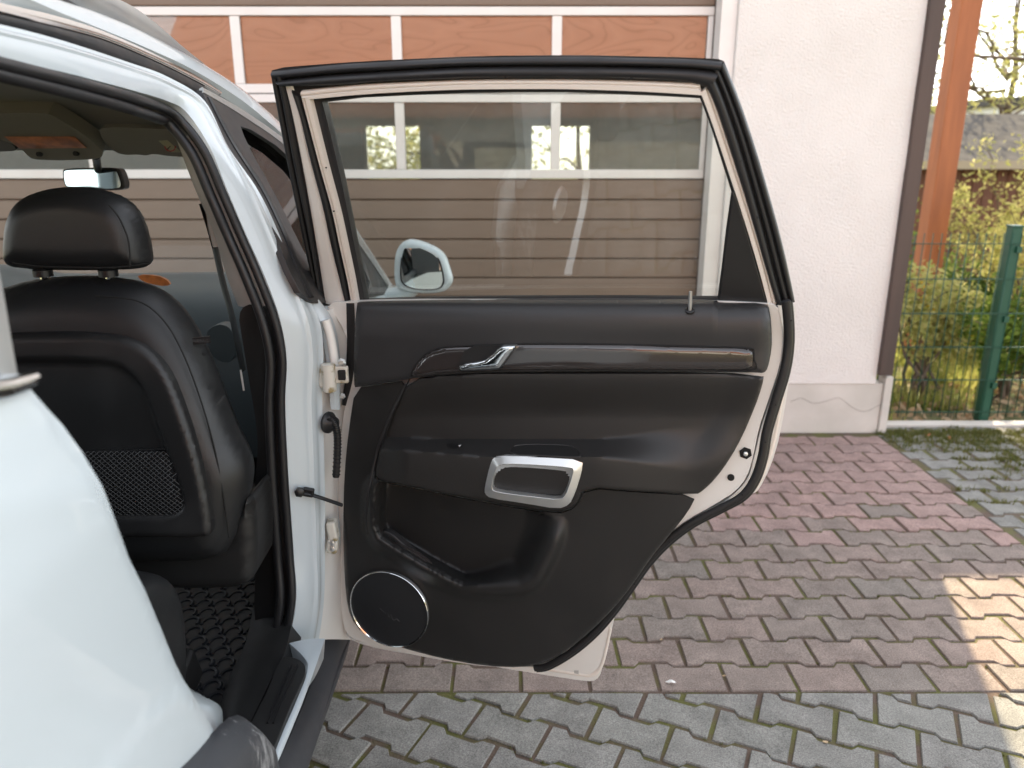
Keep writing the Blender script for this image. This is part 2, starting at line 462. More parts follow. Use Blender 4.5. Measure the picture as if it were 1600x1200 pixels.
M['leaf_y'] = leafmat('yellow_green_leaves', (.36, .38, .11), (.58, .53, .23))
M['leaf_g'] = leafmat('green_leaves', (.09, .16, .03), (.20, .26, .06))
M['leaf_d'] = leafmat('dark_green_leaves', (.04, .08, .02), (.09, .14, .04), .3)
M['grass'] = leafmat('fresh_grass', (.22, .28, .06), (.46, .42, .15))
M['moss'] = leafmat('joint_weeds', (0.0990, 0.1260, 0.0350), (0.2090, 0.1890, 0.0700), .3)
M['litter'] = leafmat('dry_litter', (.35, .22, .12), (.5, .38, .25), .2)
M['blossom'] = leafmat('yellow_blossom', (.75, .45, .02), (.8, .6, .05))

# warped orange reflections of the acrylic panes, painted as swirls on a sheet
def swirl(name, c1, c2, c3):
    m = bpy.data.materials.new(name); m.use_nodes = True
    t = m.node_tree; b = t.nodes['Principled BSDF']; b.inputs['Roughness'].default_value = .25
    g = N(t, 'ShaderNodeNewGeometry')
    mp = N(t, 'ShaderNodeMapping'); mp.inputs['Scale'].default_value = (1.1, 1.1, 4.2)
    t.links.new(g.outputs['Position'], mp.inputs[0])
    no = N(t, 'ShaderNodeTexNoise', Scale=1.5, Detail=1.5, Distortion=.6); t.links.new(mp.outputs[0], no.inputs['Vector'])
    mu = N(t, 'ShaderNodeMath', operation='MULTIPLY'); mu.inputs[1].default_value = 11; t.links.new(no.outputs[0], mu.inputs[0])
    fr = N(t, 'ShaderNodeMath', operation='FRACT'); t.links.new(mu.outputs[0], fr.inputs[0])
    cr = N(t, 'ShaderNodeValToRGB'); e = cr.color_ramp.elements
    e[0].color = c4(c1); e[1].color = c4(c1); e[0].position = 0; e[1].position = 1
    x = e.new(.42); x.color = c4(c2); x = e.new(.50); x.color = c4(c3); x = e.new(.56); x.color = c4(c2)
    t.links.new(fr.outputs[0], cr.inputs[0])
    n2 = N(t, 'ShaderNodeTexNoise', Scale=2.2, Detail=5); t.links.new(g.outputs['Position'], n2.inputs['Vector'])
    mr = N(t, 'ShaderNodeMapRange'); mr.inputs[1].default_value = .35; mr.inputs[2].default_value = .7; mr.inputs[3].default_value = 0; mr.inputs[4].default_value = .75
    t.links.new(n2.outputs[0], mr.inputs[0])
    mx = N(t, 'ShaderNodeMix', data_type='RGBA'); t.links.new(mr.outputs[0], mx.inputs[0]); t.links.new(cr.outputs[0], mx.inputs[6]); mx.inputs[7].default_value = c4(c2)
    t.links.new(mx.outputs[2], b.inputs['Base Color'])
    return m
M['pane_reflection'] = swirl('swirled_reflection_paint', (.60, .36, .265), (.54, .315, .23), (.40, .225, .16))
M['pane'] = glass('clear_acrylic', (.95, .95, .93), boost=1.0)
M['pane_dusty'] = glass('dusty_acrylic', (.92, .93, .90), dirt=.24, dcol=(.34, .34, .315), boost=.8)

# ================================================================== GROUND
gm = MB()
L_ = 90
me = mesh('ground', [(-L_, -L_, -.06), (L_, -L_, -.06), (L_, L_, -.06), (-L_, L_, -.06)], [(0, 1, 2, 3)])
ground = tag(link('ground', me, M['earth'], origin=(0, 0, -.06)), kind='structure')
EDGE_Y, EDGE_X, PIT, LEN = 1.917, 2.085, .1285, .2055
def slab(name, lo, hi, mat, top):
    o = MB().box((lo[0], lo[1], top - .05), (hi[0], hi[1], top)).build(name, mat); return tag(o, kind='structure')
drive = slab('driveway', (-4.5, EDGE_Y), (EDGE_X, 4.45), M['joint'], -.0065)
apron = slab('forecourt', (-4.5, -8), (7, EDGE_Y - .001), M['joint'], -.0065)
strip_ = slab('side_path', (EDGE_X + .001, EDGE_Y), (3.75, 4.36), M['joint'], -.0055)

def clip(poly, n, c):     # keep n.p <= c
    out = []
    for i in range(len(poly)):
        a = poly[i]; b = poly[(i + 1) % len(poly)]
        da = n[0] * a[0] + n[1] * a[1] - c; db = n[0] * b[0] + n[1] * b[1] - c
        if da <= 0: out.append(a)
        if (da < 0) != (db < 0) and abs(da - db) > 1e-12:
            t = da / (da - db); out.append((a[0] + (b[0] - a[0]) * t, a[1] + (b[1] - a[1]) * t))
    return out
def area(p): return .5 * sum(p[i][0] * p[(i + 1) % len(p)][1] - p[(i + 1) % len(p)][0] * p[i][1] for i in range(len(p)))
AMP = .0095
def tstone(gap=.0058, flat_low=False, rng=None):
    """double-T paving stone outline round its centre"""
    l = LEN / 2 - gap; e = PIT / 2 + AMP - gap * 1.25; w_ = PIT / 2 - AMP - gap * 1.25
    a, b = LEN * .275, LEN * .20
    up = [(l, e), (a, e), (b, w_), (-b, w_), (-a, e), (-l, e)]
    if flat_low: dn = [(-l, -PIT / 2 + gap), (l, -PIT / 2 + gap)]
    else: dn = [(-x, -y) for (x, y) in up]
    return up + dn
def stone_mesh(name, poly, h=.05, ch=.0045, jit=0, seed=0):
    rg = random.Random(seed)
    if area(poly) < 0: poly = poly[::-1]
    n = len(poly); c = (sum(p[0] for p in poly) / n, sum(p[1] for p in poly) / n)
    poly = [(p[0] + rg.uniform(-jit, jit), p[1] + rg.uniform(-jit, jit)) for p in poly]
    ins = []
    for i in range(n):
        a, b, d = poly[i - 1], poly[i], poly[(i + 1) % n]
        e1 = Vector((b[0] - a[0], b[1] - a[1])); e2 = Vector((d[0] - b[0], d[1] - b[1]))
        if e1.length < 1e-6 or e2.length < 1e-6: ins.append(b); continue
        n1 = Vector((-e1.y, e1.x)).normalized(); n2 = Vector((-e2.y, e2.x)).normalized()
        s = n1 + n2; s = s / max(.5, s.length_squared / 2) * .5 * 2 / 2
        ins.append((b[0] + s.x * ch, b[1] + s.y * ch))
    V = [(p[0], p[1], 0) for p in ins] + [(p[0], p[1], -ch) for p in poly] + [(p[0], p[1], -h) for p in poly]
    fs = [tuple(range(n))]
    for i in range(n):
        j = (i + 1) % n
        fs.append((n + i, n + j, j, i)); fs.append((2 * n + i, 2 * n + j, n + j, n + i))
    me = bpy.data.meshes.new(name); me.from_pydata(V, [], fs); me.validate(); return me
std = [stone_mesh('paving_stone', tstone(), jit=.0020, seed=i) for i in range(8)]
edge = [stone_mesh('paving_stone', tstone(flat_low=True), jit=.0010, seed=20 + i) for i in range(4)]
def put(me, mat, x, y, rz, parent, z=0.0):
    if not me.materials: me.materials.append(None)
    o = bpy.data.objects.new('paving_stone', me); COL.objects.link(o)
    o.material_slots[0].link = 'OBJECT'; o.material_slots[0].material = mat
    o.parent = parent; pp = wpos(parent)
    o.location = Vector((x, y, z + random.uniform(-.0022, .0018))) - pp
    o.rotation_euler = (random.gauss(0, .006), random.gauss(0, .006), rz + random.gauss(0, .006))
    return o
joined = {'pave_red': [[], []], 'pave_grey': [[], []]}
def join_in(key, me, x, y, rz, z=0):
    V, Fs = joined[key]; n = len(V); M3 = Matrix.Rotation(rz, 3, 'Z')
    for v in me.vertices: V.append(M3 @ v.co + Vector((x, y, z)))
    for p in me.polygons: Fs.append(tuple(n + i for i in p.vertices))
cnt = 0
for k in range(18):
    yc = EDGE_Y + .001 + PIT * (k + .5)
    off = 0 if k % 2 else .5
    for i in range(-22, 12):
        xc = EDGE_X - LEN * (i + .5 - off) - .003 if False else EDGE_X - .004 - LEN * (11 - i - off)
        rcut = None
        if xc - LEN / 2 > EDGE_X - .03: continue
        base = tstone(flat_low=(k == 0))
        mt = M['pave_red'] if k < 7 or random.random() < (10 - k) / 6 else M['pave_far']
        if yc > 4.13: continue
        if xc + LEN / 2 > EDGE_X - .001:
            pl = clip([(p[0] + xc, p[1]) for p in base], (1, 0), EDGE_X - .004); pl = [(p[0] - xc, p[1]) for p in pl]
            if abs(area(pl)) < .003: continue
            put(stone_mesh('paving_stone', pl), mt, xc, yc, 0, drive)
        elif xc > -.62:
            put(random.choice(edge if k == 0 else std), mt, xc, yc, 0, drive); cnt += 1
        else: join_in('pave_red', (edge if k == 0 else std)[0], xc, yc, 0)
# forecourt field, turned
A_ = R(-24)
ca, sa = math.cos(A_), math.sin(A_)
cg = 0
for j in range(-40, 30):
    for i in range(-30, 30):
        u, v = LEN * (i + (.5 if j % 2 else 0)), PIT * j
        x, y = .3 + u * ca - v * sa, 1.2 + u * sa + v * ca
        if y > EDGE_Y + .12 or y < -2.2 or x < -3.0 or x > 4.0: continue
        pl = [(x + p[0] * ca - p[1] * sa, y + p[0] * sa + p[1] * ca) for p in tstone(gap=.0070)]
        if max(p[1] for p in pl) > EDGE_Y - .005:
            pl = clip(pl, (0, 1), EDGE_Y - .005)
            if len(pl) < 3 or abs(area(pl)) < .00025: continue
            pl = [(p[0] - x, p[1] - y) for p in pl]
            if x > -.8:
                put(stone_mesh('paving_stone', pl), M['pave_grey'], x, y, 0, apron)
            else: join_in('pave_grey', stone_mesh('t', pl), x, y, 0)
        elif x > -.75 and y > 1.0 and x < 2.9:
            cg += 1; put(random.choice(std), M['pave_grey'], x, y, A_, apron)
        else: join_in('pave_grey', std[0], x, y, A_)
for k in range(18):
    for i in range(7):
        yc = EDGE_Y + PIT * 1.02 * (k + .5); xc = EDGE_X + .012 + LEN * 1.06 * (i + (.5 if k % 2 else 0)) + .02
        if yc > 4.25: continue
        pl = [(p[0] + xc, p[1]) for p in tstone(gap=.007)]
        if min(p[0] for p in pl) < EDGE_X + .006: pl = clip(pl, (-1, 0), -(EDGE_X + .006))
        if len(pl) < 3 or abs(area(pl)) < .003: continue
        put(stone_mesh('paving_stone', [(p[0] - xc, p[1]) for p in pl], jit=.002, seed=k * 9 + i), M['pave_grey'], xc, yc, 0, strip_, z=-.001)
for key, par in (('pave_red', drive), ('pave_grey', apron)):
    V, Fs = joined[key]
    me = bpy.data.meshes.new('paving_beyond'); me.from_pydata([tuple(v) for v in V], [], Fs)
    tag(link('paving_stones_beyond', me, M[key], par, smoothang=0), kind='stuff')
# concrete kerb by the fence
MB().box((2.13, 4.265, -.06), (5.2, 4.345, .012)).build('kerb', M['plinth'], bevel=.006)
tag(bpy.data.objects['kerb'], kind='structure')

def tufts(name, spots, mat, blade=.02, n=10, parent=None, spread=.02, wid=.0018):
    V = []; Fs = []
    for (x, y, z) in spots:
        for k in range(n):
            a = random.uniform(0, 6.28); r = random.uniform(0, spread)
            bx, by = x + r * math.cos(a), y + r * math.sin(a)
            hgt = blade * random.uniform(.5, 1.3); la = random.uniform(0, 6.28); ln = hgt * random.uniform(.2, .9)
            wx, wy = math.cos(la + 1.57) * wid, math.sin(la + 1.57) * wid
            i = len(V)
            V += [(bx - wx, by - wy, z), (bx + wx, by + wy, z), (bx + ln * .5 * math.cos(la) + wx * .7, by + ln * .5 * math.sin(la) + wy * .7, z + hgt * .65),
                  (bx + ln * .5 * math.cos(la) - wx * .7, by + ln * .5 * math.sin(la) - wy * .7, z + hgt * .65), (bx + ln * math.cos(la), by + ln * math.sin(la), z + hgt)]
            Fs += [(i, i + 1, i + 2, i + 3), (i + 3, i + 2, i + 4)]
    me = bpy.data.meshes.new(name); me.from_pydata(V, [], Fs)
    return tag(link(name, me, mat, parent, smoothang=0), kind='stuff')
sp_ = []
for k in range(18):       # side path joints are overgrown
    y = EDGE_Y + PIT * 1.02 * k
    for q in range(60):
        x = EDGE_X + random.uniform(.0, 1.4)
        if mnoise.noise((x * 2.2, y * 2.2, 3)) > -.08: sp_.append((x, y + random.uniform(-.006, .006) + .01 * math.sin(x * 30), -.006))
for q in range(1300):
    y = random.uniform(2.5, 4.26); x = 2.62 + random.gauss(0, .05) - (y - 3.4) * .02
    if q > 380: x = 2.1 + random.uniform(0, 1.3); y = 4.2 - abs(random.gauss(0, .16))
    sp_.append((x, y, -.005))
tufts('path_weeds', sp_, M['moss'], .022, 8)
mo = []
for k in range(1, 14):
    for q in range(130):
        x = random.uniform(-.5, EDGE_X); y = EDGE_Y + PIT * k
        ph = ((x - (EDGE_X - .004)) / LEN + (.5 if k % 2 else 0)) % 1
        y += AMP if (ph < .25 or ph > .75) == (k % 2 == 1) else -AMP
        if mnoise.noise((x * 3, y * 3, 9)) > .05: mo.append((x, y, -.0062))
for q in range(1500):
    x = random.uniform(-.5, 2.2); y = random.uniform(1.3, EDGE_Y)
    u = ca * (x - .3) + sa * (y - 1.2); v = -sa * (x - .3) + ca * (y - 1.2)
    rr = (v / PIT + .5) % 1
    if min(rr, 1 - rr) < .08 and mnoise.noise((x * 4, y * 4, 1)) > .0: mo.append((x, y, -.0062))
tufts('joint_moss', mo, M['moss'], .006, 8, spread=.006, wid=.0011)

# ================================================================== GARAGE BUILDING
FY = 4.17
WX0, WX1 = atY(1152, 60, FY).x, atY(1450, 0, FY).x
BT = 7.0
bld = thing('garage_building', 'white stuccoed building with a wide brown and white sectional garage door', 'building', (0, FY, 0))
PLZ = atY(1290, 600, FY).z
def bpart(name, lo, hi, mat, parent=bld, **kw): return MB().box(lo, hi).build(name, mat, parent, **kw)
def wall_poly():   # front pier as finely gridded shell, uneven stucco relief
    def fn(x, z): return Vector((x, FY + .004 * mnoise.noise((x * 5, z * 5, 0)) + .0016 * mnoise.noise((x * 38, z * 38, 2)), z))
    return sheet('wall', [(WX0, PLZ + .002), (WX1, PLZ + .002), (WX1, BT), (WX0, BT)], fn, Vector((0, .3, 0)), M['stucco'], bld, step=.05, cy=[PLZ + i * .03 for i in range(1, 75)], smoothang=60)
wall_poly()
bpart('plinth', (WX0, FY + .006, -.06), (WX1 + .05, FY + .3, PLZ), M['plinth'], bevel=.004)
bpart('wall', (WX0 - 5.6, FY, 2.62), (WX0 - .001, FY + .3, BT), M['stucco'])
bpart('wall', (-4.9, FY, -.05), (-4.4, FY + .3, 2.619), M['stucco'])
bpart('wall', (WX1 - .3, FY + .301, -.05), (WX1, 9.3, BT), M['stucco'])
bpart('wall', (-4.9, FY + .301, -.05), (-4.6, 9.3, BT), M['stucco'])
bpart('roof', (-5.2, FY - .35, BT + .001), (WX1 + .35, 9.7, BT + .12), M['roofgrey'])
bpart('floor', (-4.6, FY + .31, -.05), (WX1 - .3, 9.3, -.002), M['plinth'])
bpart('ceiling', (-4.6, FY + .42, 2.72), (WX1 - .3, 9.3, 2.78), M['white'])
# back wall with two window openings
BY = 8.6
wins = []
for (xa, xb) in ((563, 664), (825, 926)):
    a = atY(xa, 190, BY); b = atY(xb, 300, BY); wins.append((a.x, b.x, b.z, a.z))
hol = [[(x0, z0), (x1, z0), (x1, z1), (x0, z1)] for (x0, x1, z0, z1) in wins]
sheet('back_wall', [(-4.6, -.0), (WX1 - .301, 0), (WX1 - .301, 2.715), (-4.6, 2.715)], lambda x, z: Vector((x, BY, z)), Vector((0, .2, 0)), M['stucco'], bld, holes=hol)
for (x0, x1, z0, z1) in wins:
    f = MB(); t_ = .045
    f.box((x0, BY + .05, z0), (x0 + t_, BY + .1, z1)); f.box((x1 - t_, BY + .05, z0), (x1, BY + .1, z1))
    f.box((x0 + t_, BY + .05, z1 - t_), (x1 - t_, BY + .1, z1)); f.box((x0 + t_, BY + .05, z0), (x1 - t_, BY + .1, z0 + t_))
    wf = f.build('window_frame', M['whiteframe'], bld)
    MB().box((x0 + t_, BY + .07, z0 + t_), (x1 - t_, BY + .076, z1 - t_)).build('pane', M['pane'], wf)
ck_ = [(1235, 628), (1252, 622), (1270, 630), (1290, 627), (1312, 622), (1332, 637), (1352, 643), (1372, 634), (1388, 630)]
MB().tube(catmull([atY(a, b, FY + .005) for a, b in ck_], 4), .0008, 4).build('crack', M['boardbrown'], bld)
# jamb trim at the right of the garage opening
jx0, jx1 = atY(1123, 60, FY + .05).x, WX0
MB().box((jx0, FY + .03, 0), (jx1 - .001, FY + .3, 2.619)).build('door_jamb', M['whiteframe'], bld, bevel=.003)
jb = atY(1100, 440, FY + .12)
# corner board and its foot
cbx0 = WX1 + .002
corner = MB().box((cbx0, FY - .03, atY(1390, 585, FY).z), (cbx0 + .075, FY + .06, BT)).build('corner_board', M['boardbrown'], bld, bevel=.004)
bpart('corner_foot', (WX1 + .052, FY - .01, -.06), (WX1 + .095, FY + .08, atY(1390, 588, FY).z - .002), M['plinth'], bevel=.004)

# sectional door: frames, panes, ribbed planks
GY = FY + .17
def gz(py): return atY(800, py, GY).z
GX0, GX1 = -4.35, atY(1118, 80, GY).x
gdoor = MB().box((GX0, GY + .07, .0), (GX1, GY + .075, .02)).build('garage_door', M['slatdark'], bld)
def bar(x0, x1, z0, z1, y0=0.0, y1=.04): return MB().box((x0, GY + y0, z0), (x1, GY + y1, z1)).build('frame_bar', M['whiteframe'], gdoor, bevel=.004)
rowA = (gz(24), gz(131)); rowB = (gz(160), gz(265))
mul = [(361, 376), (613, 627), (862, 876)]
pitch = (atY(868, 80, GY).x - atY(368, 80, GY).x) / 2
mx0 = atY(620, 80, GY).x
muls = [mx0 + pitch * k for k in range(-5, 2)]
mw = .026
stile = GX1 - .045
for (zt, zb), zz in ((rowA, 0), (rowB, 1)):
    xs = [GX0] + muls + [stile]
    for m in muls: bar(m - mw, m + mw, zb + .001, zt - .001, .004, .036)
    bar(stile, GX1, zb + .001, zt - .001, .004, .036)
    ed = [GX0] + [e for m in muls for e in (m - mw, m + mw)] + [stile]
    for a, b in zip(ed[::2], ed[1::2]):
        if zz == 0:
            bk = MB().box((a - .01, GY + .026, zb - .01), (b + .01, GY + .034, zt + .01)).build('painted_reflection_sheet', M['pane_reflection'], gdoor)  # sheet added to carry the painted reflections, no real board
            bk.location.y += .0
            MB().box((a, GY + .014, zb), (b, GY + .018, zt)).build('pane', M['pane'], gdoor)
        else:
            MB().box((a, GY + .014, zb), (b, GY + .018, zt)).build('pane', M['pane_dusty'], gdoor)
bar(GX0, GX1, gz(24), gz(10)); bar(GX0, GX1, gz(145.5), gz(131)); bar(GX0, GX1, gz(160), gz(147)); bar(GX0, GX1, gz(279), gz(265))
def plank(z0, z1):
    # face with a rolled lower edge and a groove above
    x0, x1 = GX0, GX1 - .006; d = .006
    prof = [(z0 + .0005, .016), (z0 + .002, .007), (z0 + .007, .003), (z0 + .014, .005), (z1 - .016, .005), (z1 - .007, .0085), (z1 - .0035, .012), (z1 - .0005, .016), (z1 - .0005, .036), (z0 + .0005, .036)]
    V = [(x, GY + p[1], p[0]) for x in (x0, x1) for p in prof]; n = len(prof)
    fs = [(i, (i + 1) % n, n + (i + 1) % n, n + i) for i in range(n)] + [tuple(range(n)), tuple(n + i for i in range(n))]
    return link('plank', mesh('plank', V, fs), M['slat'], gdoor, smoothang=30)
g0 = [gz(312), gz(344), gz(374), gz(404), gz(434)]
rib = (g0[0] - g0[4]) / 4
zt = gz(280); z = g0[0]; plank(z, zt)
while z > .05:
    plank(max(z - rib, .01), z - .0005); z -= rib
bk = MB().box((GX0, GY + .038, .01), (GX1 - .006, GY + .05, gz(280))).build('backing_panel', M['slatdark'], gdoor)
zt2 = gz(9.5)
plank(zt2 + .001, zt2 + .12); plank(zt2 + .121, zt2 + .32)
# light jamb seen low through the car window
MB().box((GX1 + .012, GY - .02, 0), (jx0 - .002, GY + .06, 2.6)).build('guide_rail', M['boardbrown'], bld)

# ================================================================== GREEN FENCE
PY_ = 4.42
fb = atZ(1530, 662, 0); PX_ = atY(1532, 655, PY_).x; ph = atY(1570, 355, PY_).z
fence = thing('wire_fence', 'green wire mesh fence with a dark green steel post beside the white wall', 'fence', (PX_, PY_, 0))
for k in range(2):
    xx = PX_ + 2.5 * k
    p = MB().box((xx - .03, PY_ - .03, -.1), (xx + .03, PY_ + .03, ph)).build('post', M['green'], fence, bevel=.004)
    MB().box((xx - .034, PY_ - .034, ph + .0005), (xx + .034, PY_ + .034, ph + .012)).build('cap', M['green'], p, bevel=.003)
    for q in range(3): MB().box((xx + .006, PY_ - .046, .2 + q * .4), (xx + .034, PY_ - .031, .235 + q * .4)).build('clamp', M['green'], p)
wm = MB()
zz = .05
while zz < ph - .02:
    wm.box((WX1 + .1, PY_ - .038, zz - .002), (PX_ + 2.5, PY_ - .034, zz + .002)); zz += .2
    wm.box((WX1 + .1, PY_ - .028, zz - .2 - .002), (PX_ + 2.5, PY_ - .024, zz - .2 + .002))
xx = WX1 + .12
while xx < PX_ + 2.5:
    wm.box((xx - .0017, PY_ - .0335, .02), (xx + .0017, PY_ - .0285, ph - .03)); xx += .05
tag(wm.build('wire_mesh', M['green'], fence, smoothang=0), kind='stuff')

# ================================================================== FAR THINGS
post_b = atZ(1432, 556, 0)
pw = 30 / F * (post_b.y * cp + H * sp)
CH = 3.4
cpy = thing('wooden_canopy', 'square orange-brown wooden canopy post rising out of the shrubs behind the wire fence', 'canopy', (post_b.x + .02, post_b.y, 0))
for k in range(2): MB().box((post_b.x - pw / 2 + .02, post_b.y + 2.6 * k, 0), (post_b.x + pw / 2 + .02, post_b.y + pw + 2.6 * k, CH)).build('post', M['wood'], cpy, bevel=.008)
MB().box((WX1 + .4, 6.12, CH + .001), (3.92, 9.2, CH + .09)).build('roof', M['roofgrey'], cpy, bevel=.01)
MB().box((post_b.x - .05, post_b.y - .1, CH - .16), (post_b.x + .09, 9.1, CH)).build('beam', M['wood'], cpy) if False else None
SY = 10.0
sx0 = 3.2; ez = atY(1520, 255, SY).z; rz_ = atY(1520, 178, SY + 1.6).z
shed = thing('garden_shed', 'low brown boarded shed with a grey sloping roof behind the shrubs', 'shed', (6, SY, 0))
MB().box((sx0, SY + .03, 0), (10.5, SY + 3, ez - .02)).build('wall', M['slatdark'], shed)
x = sx0
while x < 10.4:
    MB().box((x, SY, 0), (x + .135, SY + .027, ez - .03)).build('board', M['shedwood'], shed, bevel=.004, bseg=1); x += .145
V = [(sx0 - .3, SY - .25, ez), (10.9, SY - .25, ez), (10.9, SY + 1.6, rz_), (sx0 - .3, SY + 1.6, rz_), (sx0 - .3, SY + 3.3, ez), (10.9, SY + 3.3, ez)]
V += [(v[0], v[1], v[2] - .06) for v in V]
fs = [(0, 1, 2, 3), (3, 2, 5, 4), (6, 9, 8, 7), (9, 10, 11, 8), (0, 6, 7, 1), (1, 7, 8, 2), (2, 8, 11, 5), (4, 5, 11, 10), (3, 4, 10, 9), (0, 3, 9, 6)]
link('roof', mesh('roof', V, fs), M['roofgrey'], shed, smoothang=20)
MB().box((sx0 - .3, SY - .28, ez - .07), (10.9, SY - .252, ez + .03)).build('fascia', M['shedwood2'], shed)
HB = 26
hx0, hx1 = atY(1558, 200, HB).x, atY(1680, 200, HB).x
fh = thing('white_house', 'small pale house with a grey roof far behind the shed at the right edge', 'house', ((hx0 + hx1) / 2, HB, 0))
hz = atY(1570, 165, HB).z
MB().box((hx0, HB, 0), (hx1 + 3, HB + 5, hz)).build('wall', M['white'], fh)
MB().box((hx0 - .3, HB - .3, hz + .001), (hx1 + 3.3, HB + 5.3, hz + .25)).build('roof', M['roofgrey'], fh)
MB().box((hx0 + 1.0, HB - .05, 1.0), (hx0 + 1.9, HB - .001, 2.2)).build('window', M['black'], fh)

def leaves(spots, n, size, rad, V, Fs, flat=1.0):
    for (c, r) in spots:
        for k in range(n):
            d = Vector((random.gauss(0, 1), random.gauss(0, 1), random.gauss(0, 1) * flat)); d = d.normalized() * (random.random() ** .5) * r
            p = c + d; s = size * random.uniform(.5, 1.3)
            a = Vector((random.gauss(0, 1), random.gauss(0, 1), random.gauss(0, 1))).normalized(); b = a.orthogonal().normalized()
            i = len(V)
            V += [p - a * s, p + b * s * .45, p + a * s, p - b * s * .45]; Fs.append((i, i + 1, i + 2, i + 3))
def branchy(base, height, spread, nb, rad, seed, droop=0, lean=(0, 0)):
    rg = random.Random(seed); tips = []; mb = MB()
    for k in range(nb):
        a = rg.uniform(0, 6.28); el = rg.uniform(.35, 1.0)
        p = Vector(base) + Vector((rg.uniform(-.08, .08), rg.uniform(-.08, .08), -.05)); pts = [p.copy()]
        tgt = Vector(base) + Vector((math.cos(a) * spread * rg.uniform(.3, 1) + lean[0], math.sin(a) * spread * rg.uniform(.3, 1) + lean[1], height * el))
        for q in range(1, 8):
            t = q / 7; b = p.lerp(tgt, t) + Vector((rg.gauss(0, .04), rg.gauss(0, .04), .12 * height * math.sin(t * 3.1))) * 1
            pts.append(b)
        mb.tube(pts, [rad * (1 - .85 * i / 7) for i in range(8)], 5)
        tips += pts[3:]
        for q in (3, 4, 5, 6):
            s = pts[q]; e = s + Vector((rg.gauss(0, .22), rg.gauss(0, .22), rg.uniform(0, .3))) * (spread * .7 + .2)
            mb.tube([s, s.lerp(e, .5) + Vector((0, 0, .03)), e], [rad * .3, rad * .22, rad * .1], 4)
            tips += [s.lerp(e, .5), e, s.lerp(e, .8)]
    return mb, tips
def shrub(name, label, cat, base, height, spread, nb, leafn, size, mat, seed, clump=.10, rad=.014, group='shrubs behind the wire fence', lean=(0, 0), bloom=None):
    random.seed(seed)
    t = thing(name, label, cat, base, group)
    mb, tips = branchy(base, height, spread, nb, rad, seed, lean=lean)
    mb.build('stem', M['bark'], t)
    V = []; Fs = []
    leaves([(p, clump * random.uniform(.5, 1.5)) for p in tips], leafn, size, 0, V, Fs)
    me = bpy.data.meshes.new('foliage'); me.from_pydata([tuple(v) for v in V], [], Fs)
    link('foliage', me, mat, t, smoothang=0)
    if bloom:
        V = []; Fs = []
        leaves([(random.choice(tips), .05) for p in range(bloom)], 7, .022, 0, V, Fs)
        me = bpy.data.meshes.new('blossom'); me.from_pydata([tuple(v) for v in V], [], Fs)
        link('blossom', me, M['blossom'], t, smoothang=0)
    return t
shrub('garden_shrub', 'loose yellow-green shrub right behind the fence, hard by the building corner', 'shrub', (2.75, 4.95, 0), .9, .42, 9, 22, .026, M['leaf_y'], 11, bloom=6)
shrub('garden_shrub', 'airy yellow-green shrub growing in front of the orange wooden post', 'shrub', (3.85, 5.5, 0), 1.55, .6, 11, 20, .027, M['leaf_y'], 12)
shrub('garden_shrub', 'low fuller green shrub behind the green steel post', 'shrub', (3.3, 4.95, 0), .72, .45, 10, 26, .024, M['leaf_g'], 13, bloom=8)
shrub('garden_shrub', 'tall thin-leaved shrub right of the green post at the picture edge', 'shrub', (4.25, 5.3, 0), 1.75, .65, 11, 20, .027, M['leaf_y'], 14)
shrub('garden_shrub', 'dark green low bush at the foot of the wooden post', 'shrub', (3.7, 6.3, 0), .6, .5, 10, 30, .028, M['leaf_d'], 15)
shrub('garden_shrub', 'broad pale bush standing against the boarded shed', 'shrub', (5.4, 8.4, 0), 1.7, 1.0, 12, 14, .030, M['leaf_y'], 16, clump=.16)
shrub('garden_shrub', 'greener bush standing between the post and the shed wall', 'shrub', (4.2, 7.4, 0), 1.1, .8, 9, 9, .028, M['leaf_g'], 17, clump=.15)
random.seed(5)
def tree(label, base, height, spread, seed, mat, n=10, leafn=16, size=.05, cl=.3, trunk=.09, th=.45):
    rg = random.Random(seed); random.seed(seed)
    t = thing('leafy_tree', label, 'tree', base, 'trees round the garage')
    mb = MB(); b = Vector(base); top = b + Vector((rg.uniform(-.2, .2), rg.uniform(-.2, .2), height * .8))
    pts = [b.lerp(top, i / 6) + Vector((rg.gauss(0, .05), rg.gauss(0, .05), 0)) for i in range(7)]
    mb.tube(pts, [trunk * (1 - .12 * i) for i in range(7)], 8)
    tips = []
    for k in range(n):
        s = b.lerp(top, rg.uniform(th, 1)); a = rg.uniform(0, 6.28)
        e = s + Vector((math.cos(a) * spread, math.sin(a) * spread, rg.uniform(0, height * .25)))
        pp = [s.lerp(e, q / 6) + Vector((rg.gauss(0, .06), rg.gauss(0, .06), rg.gauss(0, .06))) * (q > 0) for q in range(7)]
        mb.tube(pp, [trunk * .4 * (1 - .14 * q) for q in range(7)], 5)
        for q in (2, 3, 4, 5, 6):
            e2 = pp[q] + Vector((rg.gauss(0, .4), rg.gauss(0, .4), rg.gauss(.1, .3)))
            mb.tube([pp[q], e2], [trunk * .12, trunk * .04], 4); tips += [e2, pp[q].lerp(e2, .5)]
    mb.build('trunk', M['bark'], t)
    V = []; Fs = []
    leaves([(p, cl) for p in tips], leafn, size, 0, V, Fs)
    me = bpy.data.meshes.new('crown'); me.from_pydata([tuple(v) for v in V], [], Fs)
    link('crown', me, mat, t, smoothang=0)
    return t
tree('young spring tree with thin drooping branches in the garden right of the wooden post', (5.0, 6.6, 0), 5.2, 1.7, 31, M['leaf_y'], 12, 12, .035, .24, .07, .38)
tree('sparse spring tree behind the shed, seen against the pale sky', (8.5, 14, 0), 5.5, 2.2, 32, M['leaf_y'], 12, 26, .06, .45)
